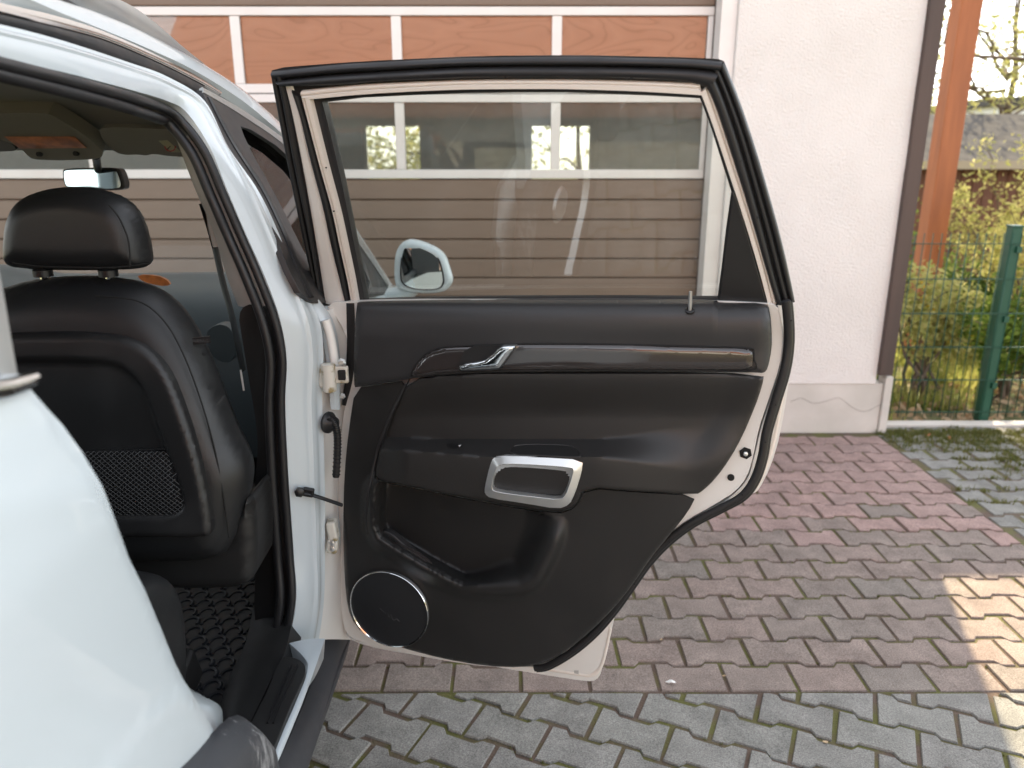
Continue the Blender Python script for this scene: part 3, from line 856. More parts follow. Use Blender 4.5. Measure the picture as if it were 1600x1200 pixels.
tree('fuller green tree far behind the garage, seen through its back windows', (-1.4, 13.5, 0), 4.0, 1.7, 33, M['leaf_y'], 13, 20, .07, .45, .07, .1)
tree('pale green tree beyond the right-hand back window of the garage', (1.2, 14.5, 0), 4.2, 1.6, 34, M['leaf_y'], 13, 16, .07, .45, .07, .1)
# grass behind the fence
gs = []
for q in range(5200):
    x = random.uniform(2.1, 6.5); y = random.uniform(4.36, 7.5)
    if mnoise.noise((x * 1.7, y * 1.7, 5)) > .0: gs.append((x, y, -.06))
tufts('garden_grass', gs, M['grass'], .13, 7, spread=.05, wid=.004)
lt = []
V = []; Fs = []
leaves([(Vector((random.uniform(2.2, 5), random.uniform(4.36, 5.2), -.02)), .04) for k in range(420)], 3, .03, 0, V, Fs, .1)
me = bpy.data.meshes.new('leaf_litter'); me.from_pydata([tuple(v) for v in V], [], Fs)
tag(link('leaf_litter', me, M['litter'], smoothang=0), kind='stuff')
# neighbour's house behind the viewer (seen only in reflections)
nh = thing('neighbour_house', 'house with a terracotta roof standing behind the viewer, seen only in reflections', 'house', (-1, -13, 0))
MB().box((-9, -18, 0), (7, -13, 2.7)).build('wall', M['stucco'], nh)
V = [(-9.6, -12.4, 2.7), (7.6, -12.4, 2.7), (7.6, -15.5, 5.6), (-9.6, -15.5, 5.6), (-9.6, -18.6, 2.7), (7.6, -18.6, 2.7)]
V += [(v[0], v[1], v[2] - .12) for v in V]
fs = [(0, 1, 2, 3), (3, 2, 5, 4), (6, 9, 8, 7), (9, 10, 11, 8), (0, 6, 7, 1), (1, 7, 8, 2), (2, 8, 11, 5), (4, 5, 11, 10), (3, 4, 10, 9), (0, 3, 9, 6)]
link('roof', mesh('roof', V, fs), M['tile'], nh, smoothang=20)

# small litter lying on the pavers
def scrap(name, label, cat, px, py, L, W, mat, rz, lift=.006, seed=0):
    rg = random.Random(seed); c = atZ(px, py, 0.001); V = []; n = 14
    out = []
    for i in range(n):
        a = 6.283 * i / n; r = rg.uniform(.75, 1.1)
        x, y = math.cos(a) * L * r, math.sin(a) * W * r
        out.append((x * math.cos(rz) - y * math.sin(rz), x * math.sin(rz) + y * math.cos(rz)))
    fn = lambda x, y: Vector((c.x + x, c.y + y, .003 + lift * (.5 + .5 * math.sin(x * 160 + seed)) ))
    return tag(sheet(name, out, fn, Vector((0, 0, -.0012)), mat, step=.006), label, cat)
scrap('torn_paper', 'crumpled white scrap of paper lying on the reddish pavers near the grey ones', 'scrap', 1048, 1068, .016, .0065, M['white'], -.35, .008, 1)
scrap('dry_petal', 'tiny yellowish petal lying right of the white paper scrap', 'petal', 1131, 1057, .006, .003, M['litter'], .4, .002, 2)
scrap('dry_petal', 'tiny yellowish petal lying on the pavers nearest below the open door corner', 'petal', 1033, 1000, .006, .003, M['litter'], .6, .002, 3)
scrap('dry_leaf', 'small tan dry leaf lying on the grey pavers at the bottom of the picture', 'leaf', 1290, 1140 + 20, .009, .005, M['litter'], .2, .004, 4)
scrap('dry_leaf', 'orange fallen leaf on the weedy side path near the building corner', 'leaf', 1449, 681, .020, .012, M['wood'], .2, .01, 5)
scrap('dry_leaf', 'second orange fallen leaf on the weedy side path, left of the green post', 'leaf', 1482, 686, .018, .012, M['wood'], 1.0, .01, 6)

# ================================================================== CAR
car = thing('car', 'white car with its rear right door standing open and a black leather interior', 'car', (-1.33, 1.6, 0))
WY, WZ, WR = .60, .38, .432
def part(mb, name, mat, parent=car, **kw): return mb.build(name, mat, parent, **kw)

# ---- rear quarter panel (the opening's rear edge from the photograph, then down and round the wheel arch)
oe = [(38, 585), (60, 615), (82, 640), (104, 664), (135, 707), (165, 764), (188, 818), (207, 872), (232, 922), (256, 980), (276, 1036), (296, 1083), (318, 1122), (333, 1152)]
E = [side(px, py, 0, flank2) for px, py in oe]
oq = [(p.y, p.z) for p in E]
arc = []
for i in range(30):
    a = R(61) + (R(180) - R(61)) * i / 29
    arc.append((WY + .0 + WR * math.cos(a), WZ + WR * math.sin(a)))
arc = [p for p in arc if p[0] < oq[-1][0] - .01]
qout = oq + arc + [(WY - WR, WZ - .05), (-.10, .30), (-.55, .34), (-.62, .6), (-.62, 1.20), (-.5, 1.30), (-.1, 1.31)]
def qfn(y, z):
    r = math.hypot(y - WY, z - WZ)
    fl = .012 * smooth(.64, .44, r) - .010 * smooth(.10, .0, abs(z - (1.02 + .05 * (y - .4)))) * 0
    crease = .012 * smooth(.50, .46, r)
    edge_in = .004 * smooth(.014, 0, dist_poly(y, z, oq) if (y > .3) else 1)
    tail = -.25 * max(0, -.2 - y) ** 1.3
    ridge = .0018 * math.exp(-((z - (1.229 - .30 * (y - .564))) / .018) ** 2)
    lip2 = .0020 * smooth(.541, .529, r)
    return Vector((flank2(z) + fl * .6 - edge_in + tail + ridge + lip2, y, z))
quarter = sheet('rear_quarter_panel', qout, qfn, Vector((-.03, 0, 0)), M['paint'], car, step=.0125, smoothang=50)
# wheel arch cladding
cl_o, cl_i = [], []
for i in range(41):
    a = R(-14) + (R(185) - R(-14)) * i / 40
    cl_o.append((a, WR + .012)); cl_i.append((a, WR - .075))
def cladmesh():
    V = []; fs = []; prof = [(-.012, -.006), (0, .014), (.012, .028), (.03, .032), (.055, .030), (.075, .018), (.082, -.03)]
    cols = 49
    for i in range(cols):
        a = R(-20) + (R(185) - R(-20)) * i / (cols - 1)
        for (dr, dx) in prof:
            r = .428 + .042 * smooth(R(66), R(42), a) - dr * 1.1; y = WY + r * math.cos(a); z = WZ + r * math.sin(a)
            V.append((flank(max(z, .3)) + dx + .012, y, z))
    W = len(prof)
    for i in range(cols - 1):
        for k in range(W - 1): fs.append((i * W + k, i * W + k + 1, (i + 1) * W + k + 1, (i + 1) * W + k))
    return V, fs
V, fs = cladmesh()
pc = side(398, 1165, .03)
M['cladding_s'] = scuffed('scuffed_grey_cladding', (.050, .052, .058), (.30, .30, .30), (pc.x, pc.y, pc.z), .10)
cm = link('wheel_arch_cladding', mesh('wheel_arch_cladding', V, fs, recalc=False), M['cladding_s'], car, smoothang=60)
cm.modifiers.new('solid', 'SOLIDIFY').thickness = .004
# white lower rear corner of the opening (jamb in front of the wheel)
A = [atX(px, py, X) for px, py, X in [(296, 1075, -.46), (318, 1088, -.46), (345, 1105, -.455), (352, 1140, -.45), (380, 1200, -.44)]]
B = [atX(px, py, X) for px, py, X in [(286, 1085, -.43), (305, 1110, -.43), (322, 1128, -.43), (334, 1160, -.425), (340, 1240, -.42)]]
loft('wheel_housing_jamb', A, B, M['paint'], car, h=.003, thick=.03)
# chrome belt strip, C pillar and its glass edge
A = [side(px, py, .004, flank2) for px, py in [(-60, 592), (0, 592), (30, 586), (50, 581)]]
B = [side(px, py, .006, flank2) for px, py in [(-60, 635), (0, 627), (30, 618), (53, 606)]]
loft('belt_strip', A, B, M['chrome'], car, h=.008, thick=.012)
qx = sheet('rear_quarter_glass', [(-.55, 1.31), (.50, 1.31), (.36, 1.60), (-.3, 1.60)], lambda y, z: Vector((flank(z) - .006, y, z)), Vector((-.006, 0, 0)), M['black'], car, step=.05)
cpA = [(.64, 1.335), (.60, 1.42), (.52, 1.53), (.42, 1.64)]
loft('rear_pillar', [side(a, b, .004) for a, b in [(-22, 330), (-6, 400), (6, 460), (16, 520), (28, 588)]], [side(a - 110, b, .004) for a, b in [(-22, 330), (-6, 400), (6, 460), (16, 520), (28, 588)]], M['railmetal'], car, h=.004, thick=.03)
# upper opening edge of the rear pillar seen at the far left (grey blurred post)
# ---- side frame: header + B pillar, white
Aw = [(-90, 66), (0, 90), (100, 113), (200, 139), (262, 158), (292, 176), (328, 230), (355, 297), (383, 363), (413, 430), (437, 497), (448, 560), (446, 630), (450, 730), (459, 863), (463, 937), (450, 1012)]
Bw = [(-90, 22), (0, 38), (100, 64), (200, 97), (262, 120), (320, 158), (357, 230), (403, 297), (435, 363), (460, 430), (496, 492), (505, 545), (503, 620), (507, 720), (508, 863), (506, 940), (498, 1000)]
def fr3(px, py, d):     # point of the door opening frame at depth inward d
    return side(px, py, -d)
def frameA(P):
    out = []
    for i, (px, py) in enumerate(P):
        if i <= 3: out.append(atX(px, py, -.635 + .01 * i * .5))
        elif i == 4: out.append(atY(px, py, 1.47))
        else: out.append(atY(px, py, 1.515 if py < 900 else 1.50))
    return out
def frameB(P):
    out = []
    for i, (px, py) in enumerate(P):
        if i <= 3: out.append(atX(px, py, -.645))
        elif i == 4: out.append(atY(px, py, 1.50))
        else: out.append(atY(px, py, 1.582))
    return out
prof = lambda t: 1.0 * math.sin(math.pi * min(1, t * 1.15)) * .8 + .45 * smooth(.55, .62, t) * (1 - smooth(.75, .85, t))
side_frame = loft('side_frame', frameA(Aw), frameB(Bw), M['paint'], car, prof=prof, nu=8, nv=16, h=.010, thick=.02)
# recess behind it, where the hinges sit (front door side)
hsA = [(494, 492), (503, 545), (501, 620), (505, 720), (507, 863), (505, 940), (498, 1000)]
hsB = [(560, 470), (560, 545), (560, 620), (556, 720), (556, 863), (556, 940), (548, 1000)]
loft('hinge_recess', [atY(a, b, 1.605) for a, b in hsA], [atY(a, b, 1.70) for a, b in hsB], M['paint_in'], car, nu=6, nv=6, h=-.004, thick=.01)
hA = [atY(a, b, 1.60) for a, b in [(470, 455), (496, 492), (512, 545), (520, 600), (524, 640)]]
hB = [atY(a, b, 1.63) for a, b in [(500, 470), (520, 500), (530, 545), (532, 600), (530, 640)]]
loft('pillar_flange', hA, hB, M['paint'], car, nu=6, nv=6, h=.006, thick=.01)
# double rubber seal round the opening
sealp = [(-90, 74), (0, 99), (100, 124), (200, 151), (254, 169), (282, 188), (319, 236), (347, 300), (375, 365), (404, 432), (429, 499), (441, 560), (439, 630), (443, 730), (452, 863), (456, 937), (443, 1012)]
P3 = catmull(frameA(sealp), 8)
sm_ = MB().tube(P3, .0085, 10)
pull = Vector((-.35, -.2, -.3)).normalized() * .0
part(sm_, 'door_seal', M['rubber'])
P4 = catmull([p + Vector((-.006, .0, 0)) for p in frameA([(a - (14 if i > 4 else 3), b + (4 if i > 4 else 15)) for i, (a, b) in enumerate(sealp)])], 8)
part(MB().tube(P4, .0095, 10), 'door_seal', M['rubber'])
# sill: narrow white edge, scuff plate, dark inner sill, black running board
zs = .47
A = [atZ(px, py, .50) for px, py in [(452, 1005), (474, 1026), (481, 1045), (466, 1088), (431, 1168), (400, 1240)]]
B = [atZ(px, py, .49) for px, py in [(508, 998), (492, 1045), (476, 1090), (462, 1125), (438, 1182), (412, 1240)]]
loft('sill_edge', A, B, M['paint'], car, h=.004, thick=.05, nu=6)
scuff = [(446, 1023), (472, 1032), (479, 1045), (472, 1065), (455, 1100), (432, 1158), (419, 1190), (360, 1230), (372, 1170), (397, 1120), (420, 1075), (432, 1040)]
sc_ = sheet('scuff_plate', chaikin(scuff, 2), lambda x, y: atZ(x, y, .512), Vector((0, 0, -.02)), M['trim_hard'], car, bevel=.002)
for dx in (0, 9):
    part(MB().tube([atZ(455 + dx, 1040, .513), atZ(418 + dx, 1130, .513)], .0022, 6), 'rib', M['black'], sc_)
A = [atZ(px, py, .47) for px, py in [(395, 950), (385, 1000), (362, 1050), (345, 1100), (340, 1160), (320, 1230)]]
B = [atZ(px, py, .505) for px, py in [(458, 960), (448, 1010), (432, 1045), (400, 1110), (370, 1180), (350, 1240)]]
loft('inner_sill', A, B, M['trim_hard'], car, h=.010, thick=.05, nu=6)
A = [atX(px, py, X) for px, py, X in [(520, 930, -.47), (505, 1010, -.47), (480, 1085, -.465), (440, 1180, -.45), (400, 1260, -.44)]]
B = [atX(px, py, -.425) for px, py in [(552, 965), (545, 1010), (529, 1060), (484, 1192), (452, 1290)]]
loft('running_board', A, B, M['cladding'], car, h=.012, thick=.06, nu=6)
A = [Vector((-.425, .9, .30)), Vector((-.425, 2.9, .30))]; B = [Vector((-.47, .9, .17)), Vector((-.47, 2.9, .17))]
loft('lower_sill', A, B, M['cladding'], car, h=0, thick=.03, toward=(1, 0, 0))
# under-sill body side (white) between rear arch and front
# ---- interior trim of the B pillar
A = [atY(px, py, 1.62) for px, py in [(276, 215), (305, 295), (333, 360), (352, 425), (372, 478)]]
B = [atY(px, py, 1.53) for px, py in [(292, 215), (326, 295), (360, 360), (390, 425), (416, 478)]]
loft('upper_pillar_trim', A, B, M['greytrim'], car, h=.008, thick=.02, nu=6)
lp = [(372, 476), (430, 476), (438, 520), (446, 600), (448, 700), (454, 850), (459, 930), (448, 1000), (395, 1000), (400, 860), (397, 760), (405, 690), (390, 600), (380, 540)]
lp = [(370, 476), (420, 476), (434, 520), (442, 600), (448, 700), (455, 850), (459, 930), (448, 1000), (395, 1000), (400, 860), (397, 760), (405, 690), (390, 600), (380, 540)]
sheet('lower_pillar_trim', chaikin(lp, 2), lambda x, y: atY(x, y, 1.56 - .03 * smooth(380, 440, x)), Vector((0, .04, 0)), M['trim_hard'], car, step=12, bevel=.003)
part(MB().tube(catmull([atY(a, b, 1.66) for a, b in [(316, 318), (326, 350), (337, 390), (348, 440), (364, 500), (380, 580)]], 5), .018, 8, flat=.12), 'seat_belt', M['black'])
part(MB().tube([atY(376, 578, 1.60), atY(381, 610, 1.60)], .0022, 6), 'belt_stop', M['white'])
A = [atY(px, py, 1.66) for px, py in [(310, 300), (322, 330), (326, 360), (334, 385)]]
B = [atY(px, py, 1.64) for px, py in [(322, 300), (336, 330), (342, 360), (346, 385)]]
loft('belt_guide', A, B, M['greytrim'], car, h=.01, thick=.02)
# ---- roof
roofc = []
def roof_edge_pt(px, py, X): return atX(px, py, X)
up = [(-160, -60, -.70), (20, -25, -.70), (100, 2, -.70), (150, 18, -.70), (225, 50, -.695), (300, 90, -.69), (370, 133, -.68), (412, 168, -.665), (450, 206, -.65)]
lo = [(-160, -20, -.66), (0, -15, -.66), (100, 22, -.66), (150, 42, -.66), (225, 73, -.66), (300, 108, -.655), (370, 151, -.645), (412, 184, -.63), (450, 220, -.62)]
U3 = [atX(*p) for p in up]; L3 = [atX(*p) for p in lo]
# continue down the A pillar
apu = [(495, 262, -.60), (540, 330, -.555), (575, 385, -.51), (617, 450, -.455)]
apl = [(495, 285, -.585), (540, 350, -.54), (572, 400, -.50), (608, 450, -.45)]
loft('roof_side_rail', U3 + [atX(*p) for p in apu], L3 + [atX(*p) for p in apl], M['paint'], car, h=.006, thick=.02, nu=6)
# drip strip: chrome then black gasket
loft('drip_chrome', [atX(a, b, -.655) for a, b in [(-120, -30), (0, 3), (100, 28), (170, 52), (250, 88), (312, 120), (345, 142)]],
     [atX(a, b, -.650) for a, b in [(-120, -8), (0, 20), (100, 44), (170, 64), (250, 98), (312, 129), (345, 148)]], M['chrome'], car, h=.003, thick=.01)
loft('drip_gasket', [atX(a, b, -.650) for a, b in [(-120, -6), (0, 22), (100, 46), (170, 66), (250, 100), (312, 131), (325, 140)]],
     [atX(a, b, -.648) for a, b in [(-120, 14), (0, 37), (100, 62), (170, 88), (250, 120), (300, 142), (318, 152)]], M['rubber'], car, h=.004, thick=.01)
# roof skin
rv = []; nR = len(U3)
cols_ = 12
rows = [p for p in catmull(U3, 3)]
rows = [Vector((p.x, -.7, p.z - .03)) for p in rows[:1]] + rows
for p in rows:
    for k in range(cols_ + 1):
        t = k / cols_; x = p.x + (-1.96 - p.x) * t
        rv.append(Vector((x, p.y + .12 * math.sin(math.pi * t) * (1 if p.y > 1.9 else 0), p.z + .035 * math.sin(math.pi * t))))
fs = []
for i in range(len(rows) - 1):
    for k in range(cols_):
        a = i * (cols_ + 1) + k; fs.append((a, a + 1, a + cols_ + 2, a + cols_ + 1))
nn = len(rv); rv += [p + Vector((0, 0, -.03)) for p in rv]; fs += [tuple(nn + i for i in reversed(f)) for f in fs]
link('roof', mesh('roof', rv, fs), M['paint'], car, smoothang=50)
# roof rail
rA = [atX(a, b, -.74) for a, b in [(-40, -120), (120, -25), (188, 0), (225, 22), (262, 52), (300, 86), (330, 112), (358, 133)]]
rB = [atX(a, b, -.735) for a, b in [(-40, -80), (40, -30), (109, 1), (169, 38), (225, 64), (285, 92), (320, 114), (356, 136)]]
rail = loft('roof_rail', rA, rB, M['railmetal'], car, h=.012, thick=.02)
loft('rail_gasket', [p + Vector((.004, 0, -.004)) for p in rB], [p + Vector((.012, 0, -.012)) for p in rB], M['rubber'], rail, h=.002, thick=.004)
# opposite roof side and left side of the body
for nm, x0, x1, y0, y1, z0, z1 in (('left_side', -2.26, -2.2, -.6, 3.2, .3, 1.12), ('left_pillar', -2.1, -2.0, 1.45, 1.6, 1.1, 1.62), ('left_pillar', -2.1, -2.0, .2, .5, 1.1, 1.62)):
    MB().box((x0, y0, z0), (x1, y1, z1)).build(nm, M['paint'], car, bevel=.02)
MB().box((-2.05, -.6, 1.60), (-1.93, 2.0, 1.66)).build('left_roof_rail', M['paint'], car, bevel=.02)
loft('left_front_pillar', [Vector((-1.96, 2.25, 1.57)), Vector((-2.2, 2.92, 1.06))], [Vector((-2.03, 2.25, 1.57)), Vector((-2.27, 2.92, 1.06))], M['greytrim'], car, h=.01, thick=.05, toward=(0, -1, 0))
MB().box((-2.1, -.62, .35), (-.62, -.5, 1.15)).build('tailgate', M['paint'], car, bevel=.02)
# ---- hood, bonnet and front
V = []
for y, z, xw in ((2.86, 1.04, .46), (3.3, .98, .45), (3.7, .88, .48), (3.86, .72, .55), (3.9, .4, .6)):
    for k in range(9):
        t = k / 8; V.append((-xw + (-2.2 + (xw - .46)) * 0 + (-2.66 + 2 * xw + 0) * t * 1.0 if False else -xw + (-(2.66 - 2 * xw)) * t, y, z + .05 * math.sin(math.pi * t)))
fs = [(i * 9 + k, i * 9 + k + 1, (i + 1) * 9 + k + 1, (i + 1) * 9 + k) for i in range(4) for k in range(8)]
hood = link('hood', mesh('hood', V, fs), M['paint'], car, smoothang=60)
hood.modifiers.new('solid', 'SOLIDIFY').thickness = .02
MB().box((-2.2, 3.0, .2), (-.5, 3.84, .68)).build('engine_bay', M['black'], car)
# ---- wheels
def wheel(x, y):
    rim_ = MB().lathe([(.0, .10), (.05, .10), (.06, .085), (.20, .075), (.225, .10), (.235, .11), (.235, -.09), (.0, -.09)], (x, y, WZ), (1, 0, 0), 40)
    tyre = MB().lathe([(.236, .09), (.26, .11), (.30, .112), (.335, .10), (.345, .07), (.345, -.07), (.335, -.10), (.30, -.11), (.236, -.09)], (x, y, WZ), (1, 0, 0), 48).build('wheel', M['tyre'], car)
    rim_.build('rim', M['satin'], tyre)
    return tyre
wheel(-.56, WY); wheel(-.58, 3.3); wheel(-2.1, WY); wheel(-2.1, 3.3)
# floor pan, firewall
MB().box((-2.2, .3, .32), (-.50, 2.95, .36)).build('floor_pan', M['black'], car)
MB().box((-2.2, 2.75, .36), (-.50, 2.8, .95)).build('firewall', M['black'], car)
# wheel housing interior dark
MB().box((-2.2, .25, .36), (-.47, .32, 1.2)).build('rear_bulkhead', M['black'], car)

# ---- headliner, console, visor, windscreen, rear-view mirror
def hl(x, y): return Vector((x, y, 1.632 - .105 * smooth(1.85, 2.26, y) - .03 * smooth(-.76, -.63, x)))
sheet('headliner', [(-2.0, -.4), (-.635, -.4), (-.635, 1.5), (-.63, 1.95), (-.72, 2.24), (-1.9, 2.24), (-2.0, 1.95)], hl, Vector((0, 0, .02)), M['fabricroof'], car, step=.06)
vz = [(155, 205), (160, 198), (260, 202), (290, 205), (297, 246), (262, 244), (238, 240), (228, 244), (215, 241), (195, 243), (176, 236), (160, 219)]
vis = sheet('sun_visor', chaikin(vz, 2), lambda x, y: atY(x, y, 1.93 + .12 * (y - 200) / 40), Vector((0, .02, .01)), M['visor'], car, bevel=.004)
lab = [(248, 220), (262, 219), (284, 238), (269, 238)]
sheet('warning_label', lab, lambda x, y: atY(x, y, 1.93 + .12 * (y - 200) / 40) + Vector((0, -.003, 0)), Vector((0, .002, 0)), pbr('pale_yellow_label', (.50, .48, .30), .6), vis)
cc = atY(267, 229, 2.017) + Vector((0, -.0045, 0))
ring = []
for k in range(25):
    a = 6.283 * k / 24; ring.append(cc + Vector((math.cos(a) * .013, 0, math.sin(a) * .011)))
MB().tube(ring, .0014, 6, caps=False).build('warning_sign_ring', pbr('red_print', (.45, .06, .05), .6), vis)
MB().tube([ring[3], ring[15]], .001, 6).build('warning_sign_bar', M['black'], vis)
# overhead console
con = [(-40, 178), (70, 176), (85, 182), (130, 210), (150, 225), (163, 243), (150, 250), (55, 251), (42, 243), (30, 228), (-40, 205)]
oc = sheet('overhead_console', chaikin(con, 2), lambda x, y: atY(x, y, 1.84 + .2 * (y - 176) / 75), Vector((0, .03, .03)), M['visor'], car, step=15, bevel=.004)
ol = [(8, 212), (117, 212), (136, 230), (32, 231)]
sheet('lamp_lens_painted_reflection', ol, lambda x, y: atY(x, y, 1.84 + .2 * (y - 176) / 75) + Vector((0, -.004, -.002)), Vector((0, .003, 0)), M['amber'], oc)  # reflected orange is painted into the lens colour
for a, b in ((65, 241), (122, 240)):
    c = atY(a, b, 2.012); MB().lathe([(.006, 0), (.006, .01)], c + Vector((0, -.004, 0)), (0, -1, 0), 12).build('button_hole', M['hole'], oc)
vis2 = [(-60, 214), (0, 216), (15, 222), (28, 234), (18, 237), (-60, 238)]
sheet('sun_visor', chaikin(vis2, 2), lambda x, y: atY(x, y, 1.99), Vector((0, .02, .01)), M['black'], car, bevel=.003)
ws = []
for y, z, xa, xb in ((2.22, 1.57, -.68, -1.96), (2.62, 1.30, -.56, -2.1), (2.93, 1.055, -.47, -2.2)):
    for k in range(9):
        t = k / 8; ws.append((xa + (xb - xa) * t, y + .07 * math.sin(math.pi * t), z))
fs = [(i * 9 + k, i * 9 + k + 1, (i + 1) * 9 + k + 1, (i + 1) * 9 + k) for i in range(2) for k in range(8)]
link('windscreen', mesh('windscreen', ws, fs, recalc=False), M['glass_tint'], car, smoothang=60)
mpx = [(97, 268), (101, 263), (145, 262), (183, 262), (190, 268), (196, 290), (192, 297), (160, 298), (110, 294), (101, 292)]
rvm = sheet('rear_view_mirror', chaikin(mpx, 2), lambda x, y: atY(x, y, 2.26), Vector((0, .03, 0)), M['black'], car, bevel=.003)
mpi = [(101, 269), (104, 266), (145, 265), (181, 266), (185, 270), (191, 288), (188, 294), (160, 295), (112, 292), (104, 290)]
sheet('mirror_glass', chaikin(mpi, 2), lambda x, y: atY(x, y, 2.26) + Vector((0, -.006 - .0008 * (y - 280) / 15, 0)), Vector((0, .002, 0)), pbr('dim_mirror', (.50, .60, .62), .03, metal=1), rvm)
MB().tube([atY(150, 244, 2.04), atY(153, 266, 2.26)], .010, 8).build('mirror_stalk', M['black'], rvm)

# ---- dashboard
V = []; prof = [(2.25, .60), (2.28, .82), (2.33, .99), (2.42, 1.09), (2.55, 1.135), (2.72, 1.12), (2.88, 1.05)]
xsn = 28
for i in range(xsn + 1):
    x = -.50 - 1.68 * i / xsn
    cowl = .03 * smooth(-1.55, -1.75, x) - .02 * smooth(-.75, -.5, x)
    for (y, z) in prof: V.append((x, y + .02 * math.sin(x * 5), z + cowl))
fs = [(i * 7 + k, i * 7 + k + 1, (i + 1) * 7 + k + 1, (i + 1) * 7 + k) for i in range(xsn) for k in range(6)]
dash = link('dashboard', mesh('dashboard', V, fs), M['dash'], car, smoothang=60)
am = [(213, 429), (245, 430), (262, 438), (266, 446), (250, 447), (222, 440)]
sheet('painted_warm_reflection', chaikin(am, 1), lambda x, y: atY(x, y, 2.20), Vector((0, .01, 0)), M['amber'], dash)  # added patch painting an orange reflection on the dashboard
vent = [(318, 520), (340, 505), (362, 512), (372, 545), (360, 570), (330, 560)]
sheet('door_card_front', chaikin(vent, 2), lambda x, y: atY(x, y, 2.15), Vector((0, .05, 0)), M['dash'], car, bevel=.01)
MB().box((-.56, 1.75, .4), (-.50, 2.8, 1.02)).build('front_door_trim', M['trim_hard'], car, bevel=.02)

# ================================================================== FRONT SEAT
def puffy(name, outline, Y, hb, er, mat, parent, step=8, hf=None, yfn=None, **kw):
    """upholstered body: bulges towards the camera side by hb and away by hf, with rounded edges er (pixels)"""
    hf = hf if hf is not None else hb
    def dome(x, y):
        d = dist_poly(x, y, outline); t = min(1, d / er); return math.sqrt(max(0, 1 - (1 - t) ** 2))
    yy = yfn or (lambda x, y: Y)
    fn = lambda x, y: atY(x, y, yy(x, y)) + Vector((0, -hb * dome(x, y), 0))
    bk = lambda x, y: Vector((0, (hb + hf) * dome(x, y) + .001, 0))
    return sheet(name, outline, fn, bk, mat, parent, step=step, smoothang=75, **kw)
seat_o = [(-120, 470), (0, 452), (50, 436), (120, 430), (190, 433), (240, 446), (275, 470), (305, 510), (330, 560), (350, 610), (368, 660), (388, 700), (397, 730), (393, 765), (385, 800), (376, 835), (350, 870), (200, 870), (-120, 880)]
seat = puffy('front_seat', chaikin(seat_o, 2), 1.42, .075, 58, M['leather'], car, step=8, hf=.06, yfn=lambda x, y: 1.44 - .05 * (y - 450) / 400)
head_o = [(12, 385), (16, 345), (30, 315), (60, 298), (105, 291), (150, 293), (190, 305), (215, 328), (228, 360), (235, 395), (236, 414), (215, 421), (120, 423), (30, 420), (14, 410)]
hr = puffy('headrest', chaikin(head_o, 2), 1.43, .05, 38, M['leather'], seat, step=6, hf=.05)
# seams
def seam(pts, Y, parent, r=.0016, mat=None, nm='seam'):
    return MB().tube(catmull([atY(a, b, y_) for a, b, y_ in [(p[0], p[1], p[2] if len(p) > 2 else Y) for p in pts]], 6), r, 5).build(nm, mat or M['hole'], parent)
seam([(170, 320), (186, 340), (199, 370), (203, 395), (203, 418)], 1.378, seat)
seam([(20, 411), (60, 416), (120, 418), (180, 418), (232, 412)], 1.379, seat)
# back shell with raised rim and a recess, and the net pocket
def shp(x, y):
    yb = 1.44 - .05 * (y - 450) / 400
    return yb - .080
shell_o = [(-120, 530), (0, 521), (60, 519), (130, 518), (190, 524), (230, 540), (262, 575), (285, 630), (305, 690), (318, 740), (328, 790), (332, 830), (325, 840), (200, 838), (-120, 850)]
sh_o = chaikin(shell_o, 2)
inner = chaikin([(-110, 560), (0, 558), (110, 556), (180, 560), (215, 580), (240, 620), (262, 690), (285, 750), (298, 808), (200, 806), (-110, 815)], 2)
def shellfn(x, y):
    di = dist_poly(x, y, inner); ins = inside(x, y, inner)
    dd = dist_poly(x, y, sh_o); rnd = math.sqrt(max(0, 1 - (1 - min(1, dd / 12)) ** 2))
    h = .012 * rnd - (.014 * smooth(0, 10, di) if ins else 0)
    return atY(x, y, shp(x, y)) + Vector((0, -h, 0))
shell = sheet('seat_back_shell', sh_o, shellfn, Vector((0, .03, 0)), M['seatshell'], seat, step=6, smoothang=60)
pk = chaikin([(60, 704), (150, 706), (274, 701), (286, 750), (297, 800), (290, 806), (60, 808)], 1)
pocket = sheet('net_pocket', pk, lambda x, y: atY(x, y, shp(x, y)) + Vector((0, -.004 - .006 * math.sin(math.pi * min(1, max(0, (y - 700) / 105))), 0)), Vector((0, .004, 0)), M['black'], seat, step=10)
net = MB()
def pkp(x, y): return atY(x, y, shp(x, y)) + Vector((0, -.0065 - .006 * math.sin(math.pi * min(1, max(0, (y - 700) / 105))), 0))
for k in range(-10, 44):
    for sgn in (1, -1):
        pts = []
        for s in range(13):
            y = 703 + s * 8.3; x = 60 + k * 9 + sgn * (y - 703) * 1.25
            if 62 < x < 272 + (y - 700) * .24: pts.append(pkp(x, y))
        if len(pts) > 1: net.tube(pts, .0007, 4)
tag(net.build('net', M['stitch'], seat, smoothang=0), kind='stuff')
seam([(60, 704), (150, 706), (274, 701)], 1.325, seat, r=.0022, mat=M['black'], nm='pocket_hem')
# piping line on the leather side of the backrest
seam([(150, 462, 1.366), (215, 470, 1.367), (255, 500, 1.367), (285, 550, 1.362), (312, 620, 1.355), (335, 700, 1.347), (350, 780, 1.337), (358, 840, 1.335)], 1.35, seat, r=.0016)
# embossed airbag tag
airb = sheet('airbag_tag', [(299, 529), (326, 526), (327, 537), (300, 540)], lambda x, y: atY(x, y, 1.372 + .0), Vector((0, .004, 0)), M['seatshell'], seat)
airb.location.y += .004
